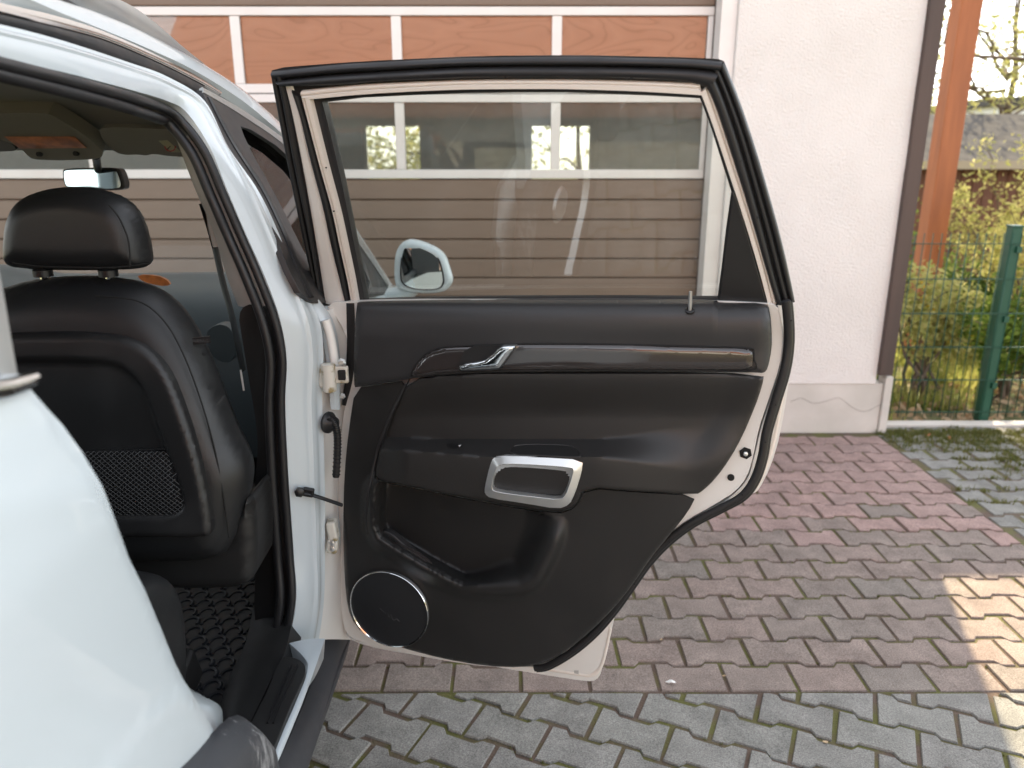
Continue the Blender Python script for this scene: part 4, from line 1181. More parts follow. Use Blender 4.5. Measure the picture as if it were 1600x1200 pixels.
# airbag tag lettering
tc_ = bpy.data.curves.new('airbag_text', 'FONT'); tc_.body = 'AIRBAG'; tc_.size = .0085; tc_.extrude = .0003; tc_.align_x = 'CENTER'; tc_.align_y = 'CENTER'; tc_.resolution_u = 2
tob0 = bpy.data.objects.new('t', tc_); COL.objects.link(tob0)
bpy.context.view_layer.update()
tme = bpy.data.meshes.new_from_object(tob0.evaluated_get(bpy.context.evaluated_depsgraph_get())); bpy.data.objects.remove(tob0)
tme.materials.clear(); tme.materials.append(M['stitch']); tob = bpy.data.objects.new('airbag_text', tme); COL.objects.link(tob)
tob.rotation_euler = (R(90), 0, 0); tob.parent = seat; tob.location = atY(313, 533, 1.3745) - wpos(seat)
# headrest posts, side plastic, lower part
for a in (68, 170):
    MB().tube([atY(a, 436, 1.43), atY(a, 416, 1.43)], .006, 8).build('headrest_post', M['chrome'], seat)
    MB().lathe([(.017, 0), (.017, .012), (.012, .017)], atY(a, 432, 1.42), (0, 0, 1), 16).build('post_collar', M['black'], seat)
low = [(150, 835), (330, 835), (352, 845), (372, 800), (392, 765), (402, 790), (404, 860), (400, 910), (330, 915), (150, 910)]
puffy('seat_base_side', chaikin(low, 2), 1.40, .03, 14, M['trim_hard'], seat, step=10, hf=.3)
# driver's seat, seen only at the edge / from other positions
mir = bpy.data.objects.new('front_seat', seat.data); COL.objects.link(mir); mir.parent = car; mir.location = seat.location + Vector((-.86, 0, 0))
for ch in list(seat.children):
    c = ch.copy(); COL.objects.link(c); c.parent = mir
# ---- rear bench cushion
def bench():
    V = []; fs = []; n = 20
    secs = [(-.56, .0), (-.575, .6), (-.60, .85), (-.66, .97), (-.8, 1.0), (-1.33, 1.0), (-1.9, 1.0), (-2.05, .8)]
    prof = [(.45, .84), (.80, .86), (.98, .872), (1.09, .868), (1.165, .845), (1.205, .80), (1.218, .74), (1.205, .66), (1.17, .58), (1.12, .50), (.45, .48)]
    cy, cz = .85, .68
    for x, s in secs:
        s2 = .80 + .20 * s
        for y, z in prof: V.append((x, cy + (y - cy) * s2, cz + (z - cz) * s2))
    W = len(prof)
    for i in range(len(secs) - 1):
        for k in range(W): fs.append((i * W + k, i * W + (k + 1) % W, (i + 1) * W + (k + 1) % W, (i + 1) * W + k))
    fs.append(tuple(range(W))); fs.append(tuple((len(secs) - 1) * W + k for k in range(W)))
    return link('rear_seat', mesh('rear_seat', V, fs), M['leather'], car, smoothang=80, subsurf=2)
bench_o = bench()
pts = [(-.60 - .0, y, z) for y, z in [(.70, .855), (.95, .862), (1.08, .855), (1.155, .82), (1.192, .74), (1.17, .64)]]
MB().tube(catmull([Vector((-.640, y + .004, z + .002)) for _, y, z in pts], 6), .0022, 6).build('seam', M['scratch'], bench_o)
MB().box((-2.0, .3, .8), (-.60, .45, 1.35)).build('rear_backrest', M['leather'], car, bevel=.05)
# floor mat with raised scale pattern
mat_o = MB().box((-.98, 1.18, .40), (-.60, 1.92, .415)).build('floor_mat', M['carpet'], car, bevel=.004)
sc = MB()
for j in range(18):
    for i in range(8):
        x = -.95 + i * .047 + (.0235 if j % 2 else 0); y = 1.2 + j * .040
        pts = [Vector((x + math.cos(a) * .019, y + math.sin(a) * .022, .416)) for a in [R(-20 + 220 * q / 8) for q in range(9)]]
        sc.tube(pts, .0042, 5)
tag(sc.build('tread_scales', M['carpet'], mat_o), kind='stuff')
MB().box((-.98, 1.32, .43), (-.66, 1.40, .52), rot=Matrix.Rotation(R(20), 3, 'X')).build('seat_rail_cover', M['trim_hard'], car, bevel=.01)

# ================================================================== FRONT DOOR (closed, beyond the pillar)
def zb(y): return 1.205 + (1.075 - 1.205) * (y - 1.6) / 1.1
fdo = [(1.665, .42), (2.72, .42), (2.78, .7), (2.78, 1.04), (2.72, zb(2.72)), (1.9, zb(1.9)), (1.63, zb(1.63) - .01), (1.645, .8)]
fdoor = sheet('front_door', fdo, lambda y, z: Vector((flank(z) + .004 - .02 * smooth(zb(y) - .03, zb(y), z), y, z)), Vector((-.04, 0, 0)), M['paint'], car, step=.05)
fo = [(316, 141), (380, 180), (450, 228), (500, 287), (545, 357), (580, 408), (607, 449), (600, 461), (560, 468), (500, 474), (490, 474), (470, 458), (453, 425), (428, 362), (396, 297), (350, 229)]
fi = [(374, 191), (450, 239), (500, 304), (540, 366), (566, 414), (582, 449), (560, 456), (512, 462), (500, 450), (487, 415), (470, 383), (440, 322), (413, 273), (384, 219)]
fi2 = chaikin(fi, 1)
ff = sheet('window_frame', fo, lambda x, y: side(x, y, .012), Vector((-.014, 0, 0)), M['blackframe'], fdoor, holes=[fi2], bevel=.0015)
sheet('window_glass', [(368, 180), (450, 232), (500, 298), (540, 360), (570, 410), (590, 452), (560, 460), (508, 468), (494, 452), (480, 415), (462, 383), (432, 322), (405, 273), (376, 219)], lambda x, y: side(x, y, -.010), Vector((-.004, 0, 0)), M['glass_tint'], fdoor)
loft('edge_trim', [side(a, b, .0135) for a, b in [(316, 136), (380, 172), (450, 222), (500, 276), (545, 344), (580, 396), (606, 440)]],
     [side(a, b, .0135) for a, b in [(318, 144), (380, 181), (450, 231), (500, 288), (545, 357), (580, 408), (607, 449)]], M['railmetal'], fdoor, h=.002, thick=.008)
loft('frame_ridge', [side(a, b, .0145) for a, b in [(325, 151), (362, 222), (410, 297), (442, 363), (467, 425), (484, 464)]],
     [side(a, b, .0145) for a, b in [(331, 153), (368, 222), (417, 297), (449, 363), (474, 425), (491, 464)]], M['rubber'], fdoor, h=.003, thick=.004)

# exterior mirror
mh = [(627, 379), (640, 373), (660, 377), (685, 388), (697, 400), (703, 418), (709, 437), (704, 448), (692, 457), (662, 459), (640, 456), (622, 450), (616, 440), (616, 412), (619, 392)]
mh = chaikin(mh, 2)
MYp = 2.52
def mdome(x, y): return math.sqrt(max(0, 1 - (1 - min(1, dist_poly(x, y, mh) / 9)) ** 2))
smr = sheet('side_mirror', mh, lambda x, y: atY(x, y, MYp) + Vector((0, -.018 * mdome(x, y), 0)), lambda x, y: Vector((0, .020 + .10 * mdome(x, y) ** .7 * min(1, dist_poly(x, y, mh) / 26), 0)), M['paint'], car, step=5, smoothang=70)
mg = chaikin([(630, 386), (636, 380), (652, 382), (678, 393), (688, 403), (694, 425), (696, 442), (688, 451), (665, 452), (645, 450), (632, 444), (626, 434), (627, 402)], 2)
def mgp(off): 
    c = atY(661, 416, MYp)
    return lambda x, y: (lambda P: P + Vector((0, -.021 - off + .10 * (P.z - c.z), 0)))(atY(x, y, MYp))
mgr = sheet('mirror_surround', mg, mgp(0), Vector((0, .02, 0)), M['black'], smr)
def shrink(poly, k):
    cx = sum(p[0] for p in poly) / len(poly); cy = sum(p[1] for p in poly) / len(poly)
    return [(cx + (p[0] - cx) * k, cy + (p[1] - cy) * k) for p in poly]
sheet('mirror_glass', shrink(mg, .93), mgp(.003), Vector((0, .002, 0)), M['mirror'], smr)
A = [atY(a, b, 2.54) for a, b in [(585, 462), (600, 455), (620, 448), (640, 452)]]; B = [atY(a, b, 2.54) for a, b in [(590, 476), (610, 474), (635, 472), (652, 460)]]
loft('mirror_foot', A, B, M['paint'], smr, h=.02, thick=.05)

# ================================================================== REAR DOOR (open)
def dsheet(name, outline, mat, parent, h=0.0, thick=.01, step=0, smoothit=1, holes=(), hfn=None, **kw):
    fn = (lambda x, y: door(x, y, hfn(x, y))) if hfn else (lambda x, y: door(x, y, h))
    ol_ = chaikin(outline, smoothit) if smoothit else outline
    return sheet(name, ol_, fn, -DN * thick, mat, parent, step=step, holes=holes, **kw)
# white inner metal, flange visible at the right and bottom
inner_o = [(505, 474), (560, 470), (700, 468), (1000, 468), (1120, 470), (1206, 474), (1214, 478), (1222, 505), (1224, 535), (1219, 572), (1201, 625), (1185, 672), (1177, 715), (1168, 745), (1150, 768), (1118, 788), (1075, 812), (1035, 842), (1003, 872), (978, 905), (950, 945), (920, 980), (885, 1012), (845, 1036), (810, 1043), (760, 1042), (690, 1032), (610, 1016), (560, 1003), (540, 990), (533, 960), (531, 900), (527, 820), (526, 760), (532, 680), (544, 600), (546, 540), (530, 500)]
mhole = [(600, 640), (1100, 640), (1050, 760), (940, 900), (860, 985), (760, 1000), (600, 960), (575, 860)]
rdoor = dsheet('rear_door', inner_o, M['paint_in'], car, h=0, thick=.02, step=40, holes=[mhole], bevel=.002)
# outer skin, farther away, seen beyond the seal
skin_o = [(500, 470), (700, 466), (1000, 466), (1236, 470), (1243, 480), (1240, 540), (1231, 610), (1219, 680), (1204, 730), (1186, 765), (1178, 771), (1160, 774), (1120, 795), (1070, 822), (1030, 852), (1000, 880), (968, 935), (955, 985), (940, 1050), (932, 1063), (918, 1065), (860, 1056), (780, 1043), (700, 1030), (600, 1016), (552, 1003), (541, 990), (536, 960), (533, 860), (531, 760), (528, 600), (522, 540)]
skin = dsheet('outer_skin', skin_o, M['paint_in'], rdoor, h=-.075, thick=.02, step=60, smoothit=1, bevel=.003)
# folded hem line along the skin edge
hem = [(1237, 490), (1233, 545), (1225, 612), (1213, 680), (1199, 728), (1183, 762)]
dstrip('hem', [(a - 5, b) for a, b in hem], [(a + 1, b) for a, b in hem], M['cream'], skin, h0=-.0745, hb=.002, thick=.001)
hem2 = [(958, 985), (945, 1040), (930, 1058), (905, 1057), (830, 1045)]
dstrip('hem', [(a - 6, b - 6) for a, b in hem2], [(a - 2, b - 1) for a, b in hem2], M['cream'], skin, h0=-.0745, hb=.0015, thick=.001)
# perimeter web that joins skin and inner metal
web = [(533, 700), (530, 800), (534, 900), (538, 975), (552, 1000), (620, 1015), (700, 1030), (790, 1041), (850, 1037), (900, 1000), (950, 945), (985, 898), (1035, 845), (1080, 812), (1130, 785), (1165, 752), (1178, 715), (1190, 665), (1215, 590), (1223, 530), (1214, 480)]
wa = [door(a, b, -.003) for a, b in web]; wb = [p - DN * .070 for p in wa]
loft('edge_web', wa, wb, M['paint_in'], rdoor, nu=5, nv=2, h=0, thick=.002)
# black weather strip, two ribs
ws_c = [(1228, 470), (1231, 505), (1231, 540), (1225, 580), (1210, 630), (1197, 675), (1190, 715), (1178, 750), (1158, 776), (1122, 796), (1078, 819), (1040, 848), (1010, 880), (985, 915), (958, 953), (928, 988), (893, 1018), (856, 1040), (835, 1044)]
Pw = catmull([door(a, b, .004) for a, b in ws_c], 8)
part(MB().tube(Pw, .0082, 10, flat=.7, up=DN), 'weather_strip', M['rubber'], rdoor)
Pw = catmull([door(a + 3, b + 1, -.012) for a, b in ws_c], 8)
part(MB().tube(Pw, .0085, 10, flat=.8, up=DN), 'weather_strip', M['rubber'], rdoor)
for a, b in [(1212, 632), (1196, 690), (1160, 773), (1046, 846), (992, 912), (1236, 500)]:
    MB().lathe([(.0018, 0), (.0018, .003)], door(a, b, .0135), DN, 8).build('clip', M['hole'], rdoor)

# ---- window frame: black outer frame with hole
fo = [(424, 110), (444, 105), (520, 99), (600, 94), (700, 90), (780, 87), (900, 87), (1000, 88), (1080, 90), (1122, 92), (1131, 96), (1140, 122), (1160, 178), (1185, 250), (1208, 330), (1226, 400), (1242, 472), (1208, 478), (1196, 474), (1120, 476), (760, 476), (560, 476), (500, 478), (496, 470), (481, 410), (464, 330), (449, 250), (434, 170)]
gh = [(503, 158), (560, 151), (640, 147), (720, 144), (800, 143), (880, 143), (950, 145), (1020, 148), (1094, 152), (1104, 178), (1119, 222), (1139, 285), (1143, 296), (1134, 360), (1127, 420), (1121, 465), (1000, 464), (800, 464), (650, 466), (570, 469), (563, 430), (549, 360), (531, 272), (514, 200)]
frame = dsheet('window_frame', fo, M['blackframe'], rdoor, h=-.022, thick=.022, smoothit=0, holes=[gh], step=60)
def dr(name, A, B, mat, h0, hb, thick=.01, prof=None, nv=6): return dstrip(name, A, B, mat, frame, h0=h0, hb=hb, thick=thick, prof=prof, nv=nv)
two = lambda t: (abs(math.sin(t * math.pi * 2)) ** .6)
one = lambda t: math.sqrt(max(0, 1 - (2 * t - 1) ** 2))
flat = lambda t: smooth(0, .12, t) * smooth(1, .88, t)
# top rubber: two rolls
t_o = [(424, 112), (520, 102), (600, 97), (700, 92), (780, 90), (900, 89), (1000, 91), (1080, 93), (1129, 97)]
t_m = [(430, 124), (520, 115), (600, 110), (700, 104), (780, 102), (900, 102), (1000, 103), (1080, 106), (1124, 111)]
t_i = [(446, 134), (520, 133), (600, 127), (700, 123), (780, 121), (900, 121), (1000, 123), (1070, 127), (1108, 138)]
dr('rubber_roll', t_o, t_m, M['rubber'], -.018, .008, prof=one)
dr('rubber_roll', [(a, b + 2) for a, b in t_m], t_i, M['rubber'], -.016, .010, prof=one)
# right rubber: three ridges
r_o = [(1131, 98), (1150, 145), (1172, 208), (1197, 290), (1219, 370), (1232, 425), (1241, 468)]
r_1 = [(1123, 104), (1141, 148), (1163, 210), (1187, 292), (1209, 372), (1223, 428), (1234, 472)]
r_2 = [(1116, 112), (1133, 153), (1154, 215), (1178, 297), (1199, 375), (1213, 430), (1225, 474)]
r_3 = [(1102, 134), (1118, 168), (1137, 224), (1163, 306), (1185, 382), (1201, 437), (1213, 472)]
dr('rubber_ridge', r_1, r_o, M['rubber'], -.022, .006, prof=one)
dr('rubber_ridge', r_2, [(a - 1, b) for a, b in r_1], M['rubber'], -.019, .006, prof=one)
dr('rubber_roll', r_3, [(a - 2, b) for a, b in r_2], M['rubber'], -.016, .010, prof=one)
# left: outer rubber, white channel, inner rubber
l0 = [(424, 114), (434, 170), (448, 245), (464, 325), (479, 395), (490, 445), (496, 474)]
l1 = [(441, 118), (453, 172), (466, 245), (480, 320), (491, 385), (499, 435), (504, 474)]
l2 = [(444, 128), (456, 176), (470, 245), (484, 320), (495, 385), (503, 435), (509, 474)]
l3 = [(455, 126), (470, 176), (484, 245), (503, 318), (517, 383), (530, 435), (541, 478)]
l4 = [(456, 140), (470, 182), (485, 247), (504, 319), (518, 384), (531, 436), (542, 480)]
l5 = [(468, 150), (481, 195), (497, 255), (516, 325), (529, 385), (541, 440), (548, 482)]
dr('rubber_ridge', l0, [(((a[0] + b[0]) / 2), b[1]) for a, b in zip(l0, l1)], M['rubber'], -.018, .008, prof=one)
dr('rubber_ridge', [(((a[0] + b[0]) / 2) + 1, b[1]) for a, b in zip(l0, l1)], l1, M['rubber'], -.017, .008, prof=one)
dr('white_channel', l2, l3, M['paint_in'], -.021, .003, prof=flat)
dr('rubber_ridge', l4, l5, M['rubber'], -.018, .008, prof=one)
# cream inner rails
cl0 = [(471, 150), (483, 196), (499, 257), (518, 326), (531, 386), (543, 440), (551, 486)]
cl1 = [(476, 150), (488, 196), (504, 257), (523, 326), (536, 386), (548, 440), (556, 486)]
cl2 = [(487, 155), (498, 200), (513, 260), (531, 328), (544, 387), (555, 440), (562, 482)]
dr('cream_rail', cl0, cl1, M['cream'], -.017, .004, prof=one)
dr('cream_rail', cl1, cl2, M['cream'], -.015, .005, prof=flat)
ct0 = [(471, 142), (560, 133), (640, 129), (720, 126), (800, 125), (880, 125), (950, 126), (1020, 128), (1094, 131)]
ct1 = [(471, 150), (560, 141), (640, 136), (720, 132), (800, 131), (880, 131), (950, 132), (1020, 134), (1094, 138)]
ct2 = [(486, 155), (560, 148), (640, 143), (720, 140), (800, 139), (880, 139), (950, 141), (1020, 144), (1098, 149)]
dr('cream_rail', ct0, ct1, M['cream'], -.017, .004, prof=one)
dr('cream_rail', ct1, ct2, M['cream'], -.015, .005, prof=flat)
cr0 = [(1094, 145), (1110, 187), (1129, 243), (1151, 310), (1170, 370), (1186, 425), (1199, 474)]
cr1 = [(1104, 136), (1119, 180), (1138, 238), (1160, 306), (1179, 367), (1195, 423), (1208, 476)]
cr2 = [(1110, 142), (1124, 180), (1143, 238), (1165, 306), (1184, 367), (1200, 422), (1213, 474)]
dr('cream_rail', cr0, cr1, M['cream'], -.015, .005, prof=flat)
dr('cream_rail', cr1, cr2, M['cream'], -.017, .004, prof=one)
# glass run (thin black inside edge)
dr('glass_run', [(487, 157), (498, 202), (513, 262), (531, 330), (544, 389), (555, 442), (562, 482)], [(502, 158), (514, 202), (531, 272), (549, 358), (560, 420), (566, 452), (571, 472)], M['blackframe'], -.024, .002, prof=flat)
dr('glass_run', [(490, 156), (560, 148), (640, 144), (720, 141), (800, 140), (880, 140), (950, 142), (1020, 145), (1096, 150)], [(500, 159), (560, 151), (640, 147), (720, 144), (800, 143), (880, 143), (950, 145), (1020, 148), (1093, 153)], M['rubber'], -.024, .002, prof=flat)
dr('glass_run', [(1093, 152), (1109, 194), (1127, 250), (1142, 297)], [(1097, 152), (1113, 194), (1132, 250), (1148, 300)], M['rubber'], -.022, .003, prof=flat)
for a, b in [(1157, 252), (1184, 340), (986, 122), (790, 121), (510, 262), (522, 330)]:
    MB().lathe([(.0016, 0), (.0016, .0022)], door(a, b, -.008), DN, 8).build('clip', M['hole'], frame)
# quarter cover, black
qc = [(1145, 296), (1152, 312), (1170, 372), (1186, 428), (1199, 475), (1122, 476), (1128, 425), (1136, 360)]
dsheet('quarter_cover', qc, M['trim_hard'], frame, h=-.008, thick=.016, smoothit=0, bevel=.003)
glass_o = [(496, 152), (640, 142), (800, 138), (950, 140), (1098, 146), (1122, 215), (1145, 290), (1132, 400), (1124, 480), (566, 482), (545, 360)]
dsheet('window_glass', glass_o, M['glass_car'], rdoor, h=-.034, thick=.004, smoothit=0, step=60)
# belt sweep seal
dr('belt_seal', [(566, 470), (700, 467), (850, 465), (1000, 465), (1123, 467)], [(566, 476), (700, 473), (850, 471), (1000, 471), (1123, 473)], M['rubber'], -.012, .004)

ga = [(541, 474), (542, 540), (539, 590), (534, 632)]; gb = [(553, 474), (554, 540), (551, 590), (540, 634)]
dstrip('edge_gap_seal', ga, gb, M['rubber'], rdoor, h0=.002, hb=.002, thick=.002)
# ---- trim panels
def rollw(d, r): return math.sqrt(max(0, 1 - (1 - min(1, max(0, d) / r)) ** 2))
ut = [(557, 474), (562, 471), (700, 469), (850, 467), (1000, 467), (1118, 469), (1124, 473), (1198, 474), (1203, 484), (1206, 515), (1206, 545), (1200, 575), (1194, 583), (1180, 582), (1100, 581), (1000, 580), (800, 581), (700, 584), (640, 592), (590, 600), (555, 605), (553, 600), (553, 540)]
def topline(x): return 470 if x < 1120 else 475
def h_ut(x, y):
    e = dist_poly(x, y, ut)
    return .004 + .054 * rollw(y - topline(x) + 1.5, 62) - .022 * (1 - rollw(1207 - x, 26)) - .004 * (1 - min(1, e / 4)) - .018 * (1 - rollw(x - 551, 10))
dsheet('upper_trim', ut, M['trim_soft'], rdoor, step=6, smoothit=1, hfn=h_ut, thick=.006, smoothang=50)
gs_ = [(640, 590), (647, 574), (661, 557), (678, 547), (700, 542), (760, 539), (830, 537), (950, 538), (1080, 541), (1168, 544), (1177, 549), (1178, 560), (1176, 579), (1100, 579), (1000, 578), (800, 579), (700, 582), (660, 588)]
gsc = chaikin(gs_, 1)
def base_h(x, y): return .004 + .054 * rollw(y - 468, 62)
gl = dsheet('glossy_inlay', gs_, M['gloss'], rdoor, step=5, smoothit=1, hfn=lambda x, y: base_h(x, y) + .0008 + .006 * rollw(dist_poly(x, y, gsc), 12) , thick=.006, smoothang=60)
# thin shadow joint round the inlay
Pj = catmull([door(a, b, base_h(a, b) + .0015) for a, b in gs_[:-1]] + [door(640, 590, base_h(640, 590) + .0015)], 4)
part(MB().tube(Pj, .0016, 5), 'joint', M['hole'], rdoor)
Pj = catmull([door(a, b, h_ut(a, b) + .001) for a, b in [(555, 604), (590, 599), (640, 591)]], 4)
part(MB().tube(Pj, .0016, 5), 'joint', M['hole'], rdoor)
# inner release handle: dark cup and chrome lever
cup = [(728, 541), (780, 539), (790, 541), (776, 560), (760, 572), (718, 576), (716, 570)]
dsheet('handle_cup', cup, M['hole'], rdoor, h=.0655, thick=.004, smoothit=1)
lev = [(716, 577), (718, 571), (728, 566), (755, 562), (764, 556), (780, 541), (788, 538), (806, 538), (808, 541), (800, 553), (789, 568), (783, 576), (775, 579), (740, 580), (722, 581)]
levc = chaikin(lev, 1)
dsheet('release_handle', lev, M['chrome'], rdoor, step=3, smoothit=1, hfn=lambda x, y: .069 + .012 * rollw(dist_poly(x, y, levc), 9), thick=.008, smoothang=60)
# middle panel with arm rest
mid = [(640, 593), (700, 585), (800, 582.5), (1000, 581.5), (1194, 585), (1191, 603), (1180, 635), (1160, 682), (1140, 718), (1118, 748), (1098, 767), (1088, 773), (1000, 768), (912, 761), (900, 790), (870, 802), (760, 784), (680, 768), (612, 754), (586, 750), (588, 730), (594, 700), (604, 672), (618, 636)]
def h_mid(x, y):
    conc = .056 - .034 * smooth(584, 655, y)
    k = smooth(925, 1130, x)                       # arm rest fades out to the right
    y0 = 686 - 3 * smooth(700, 600, x) - 24 * k; y1 = 703 + 11 * smooth(597, 790, x) + 26 * k
    arm = .088 - .030 * smooth(640, 590, x) - .052 * k - .010 * smooth(720, 790, y)
    if x > 912: arm -= .000
    h = conc + (arm - conc) * smooth(y0 - 6, y1, y) if False else conc + (arm - conc) * (min(1, max(0, (y - y0) / (y1 - y0))) if k <= 0 else smooth(y0, y1, y) * k + (1 - k) * min(1, max(0, (y - y0) / (y1 - y0))))
    # raised side border on the right
    h += .010 * smooth(50, 0, (1194 - (y - 585) * .58) - x) * smooth(780, 700, y)
    h -= .006 * (1 - rollw(dist_poly(x, y, midc), 3))
    h -= .020 * smooth(770, 800, y) * smooth(930, 860, x)
    return h
midc = chaikin(mid, 1)
dsheet('middle_trim', mid, M['trim_mid'], rdoor, step=(5, 3.5), smoothit=1, hfn=h_mid, thick=.006, smoothang=60)
# lower panel with map pocket
lowp = [(555, 606), (590, 602), (638, 594), (616, 637), (602, 672), (592, 700), (586, 730), (584, 752), (612, 757), (680, 771), (760, 787), (870, 805), (902, 793), (914, 763), (1000, 770), (1088, 775), (1075, 800), (1045, 838), (1018, 870), (990, 912), (960, 950), (925, 985), (885, 1018), (850, 1036), (815, 1043), (760, 1041), (690, 1029), (620, 1010), (580, 996), (555, 978), (543, 950), (538, 900), (536, 820), (538, 740), (545, 670)]
pock = chaikin([(586, 752), (582, 790), (583, 822), (592, 842), (620, 860), (660, 884), (700, 906), (722, 916), (770, 918), (815, 918), (836, 905), (852, 876), (866, 845), (872, 806), (760, 786), (680, 769), (612, 755)], 1)
lowc = chaikin(lowp, 1)
pline = [(587, 700), (583, 790), (583, 822), (592, 842), (620, 860), (660, 884), (700, 906), (722, 916), (770, 918), (815, 918), (836, 905), (852, 876), (866, 845), (874, 800)]
def dist_line(x, y, P):
    return min(dist_poly(x, y, [P[i], P[i + 1]]) for i in range(len(P) - 1))
def h_low(x, y):
    h = .040 - .012 * (1 - rollw(dist_poly(x, y, lowc), 7)) * smooth(800, 830, y)
    ins = inside(x, y, pock); d = dist_line(x, y, pline) if ins else dist_poly(x, y, pock)
    lowside = smooth(760, 800, y) if x < 700 else smooth(800, 850, y)
    leftb = smooth(640, 600, x)
    edge_ = max(lowside, leftb)
    lip = .022 * edge_
    if ins:
        depth = -.016 + .012 * smooth(600, 860, x)
        h = h + lip * 1.0 + (depth - h - lip) * smooth(0, 22 + 30 * smooth(720, 820, x), d)
        # bottle bulge
        bx, by = 600, 842
        q = smooth(34, 14, abs((x - 640) * .85 - (y - 862) * 1.0) ) * smooth(588, 600, x) * smooth(705, 690, x)
    else:
        h = h + lip * smooth(20, 3, d)
    # gentle crown beside the speaker
    return h
dsheet('lower_trim', lowp, M['trim_hard'], rdoor, step=4, smoothit=1, hfn=h_low, thick=.006, smoothang=60)
# bottle holder bar inside the pocket
A = [door(a, b, .052) for a, b in [(598, 850), (625, 866), (660, 886), (700, 910)]]
B = [door(a, b, .030) for a, b in [(600, 838), (628, 850), (662, 868), (698, 902)]]
loft('pocket_divider', A, B, M['gloss'], rdoor, h=.004, thick=.004, nu=6, toward=DN)
bh = [(590, 832), (600, 829), (612, 834), (630, 850), (648, 866), (640, 872), (612, 860), (592, 848)]
dsheet('bottle_cup', bh, M['trim_soft'], rdoor, h=.028, thick=.02, bevel=.003)
# seam between middle and lower panels
for pts in ([(640, 592), (618, 636), (604, 672), (594, 700), (588, 728), (585, 750)],):
    Pj = catmull([door(a, b, .0425 if a > 700 else .040) for a, b in pts], 5)
    part(MB().tube(Pj, .0018, 5), 'joint', M['hole'], rdoor)
Pj = catmull([door(a, b, max(h_low(a, b), .040) + .002) for a, b in [(634, 600), (614, 640), (599, 676), (588, 710), (577, 760), (572, 800), (575, 834)]], 5)
part(MB().tube(Pj, .0028, 8, flat=.6, up=DN), 'trim_edge', M['trim_soft'], rdoor)
# pull handle: satin frame, inner slope, dark hole; cup in the arm rest
ph_o = chaikin([(773, 712), (840, 713), (913, 717), (909, 738), (898, 772), (890, 789), (872, 796), (820, 787), (766, 779), (757, 772), (757, 762), (762, 740), (767, 718)], 1)
ph_m = chaikin([(778, 728), (790, 725), (840, 727), (893, 731), (896, 735), (892, 750), (884, 773), (876, 781), (830, 776), (775, 769), (768, 764), (770, 750), (774, 736)], 1)
ph_i = chaikin([(782, 739), (790, 737), (840, 741), (882, 745), (887, 748), (885, 760), (880, 771), (872, 778), (830, 773), (778, 766), (771, 761), (772, 752), (777, 743)], 1)
pf = sheet('pull_handle', ph_o, lambda x, y: door(x, y, .097 - .010 * (1 - rollw(dist_poly(x, y, ph_o), 4))), -DN * .018, M['satin'], rdoor, holes=[ph_m], smoothang=50, bevel=.0015)
def ring_between(name, a, ha, b, hb_, mat):
    n = 48
    def samp(poly):
        L = [0]; m = len(poly)
        for i in range(m): L.append(L[-1] + math.hypot(poly[(i + 1) % m][0] - poly[i][0], poly[(i + 1) % m][1] - poly[i][1]))
        return L
    def at_angle(poly, ang):
        cx, cy = 830, 754; dx, dy = math.cos(ang), math.sin(ang) * .45; best = None
        for i in range(len(poly)):
            x1, y1 = poly[i][0] - cx, poly[i][1] - cy; x2, y2 = poly[(i + 1) % len(poly)][0] - cx, poly[(i + 1) % len(poly)][1] - cy
            den = dx * (y2 - y1) - dy * (x2 - x1)
            if abs(den) < 1e-9: continue
            t = (x1 * (y2 - y1) - y1 * (x2 - x1)) / den; s = (x1 * dy - y1 * dx) / den
            if t > 0 and -1e-6 <= s <= 1 + 1e-6 and (best is None or t > best): best = t
        return (cx + dx * best, cy + dy * best)
    V = []; fs = []
    for k in range(n):
        an = 6.283185 * k / n
        p, q = at_angle(a, an), at_angle(b, an); V += [door(p[0], p[1], ha), door(q[0], q[1], hb_)]
    for k in range(n):
        i, j = 2 * k, 2 * ((k + 1) % n); fs.append((i, i + 1, j + 1, j))
    return link(name, mesh(name, V, fs, recalc=False), mat, rdoor, smoothang=60)
ring_between('handle_slope', shrink(ph_m, 1.012), .092, ph_i, .078, M['satin'])
ring_between('handle_well', ph_i, .078, shrink(ph_i, .86), .045, M['black'])
sheet('handle_floor', shrink(ph_i, .9), lambda x, y: door(x, y, .047), -DN * .003, M['hole'], rdoor)
acup = [(800, 698), (812, 695), (850, 694), (890, 696), (902, 701), (908, 712), (905, 715), (850, 712), (795, 710)]
dsheet('armrest_cup', acup, M['hole'], rdoor, step=4, smoothit=1, hfn=lambda x, y: h_mid(x, y) + .0018, thick=.002)
rp = chaikin(acup, 1)
part(MB().tube([door(p[0], p[1], h_mid(p[0], p[1]) + .002) for p in rp] , .0016, 6), 'cup_rim', M['trim_mid'], rdoor)
sw = [(697, 692), (724, 694), (720, 699), (704, 699)]
dsheet('window_switch', sw, M['black'], rdoor, step=3, smoothit=1, hfn=lambda x, y: h_mid(x, y) + .004, thick=.003)
dsheet('switch_mark', [(716, 695.5), (721, 695), (718, 698.5)], M['whiteframe'], rdoor, smoothit=0, hfn=lambda x, y: h_mid(x, y) + .0048, thick=.0006)
# speaker grille
ce = door(608.5, 951.5, .046); rr = (door(668, 951, .046) - door(549, 951, .046)).length / 2
ax_ = DN
spk = MB().lathe([(rr * .995, -.012), (rr * .995, -.002), (rr * .965, .0022), (rr * .5, .005), (.002, .0062)], ce, ax_, 64).build('speaker_grille', M['grille'], rdoor)
MB().lathe([(rr * .965, .000), (rr * .972, .0045), (rr * .992, .0058), (rr * 1.010, .0035), (rr * 1.016, -.002)], ce, ax_, 72).build('chrome_ring', M['chrome'], rdoor)
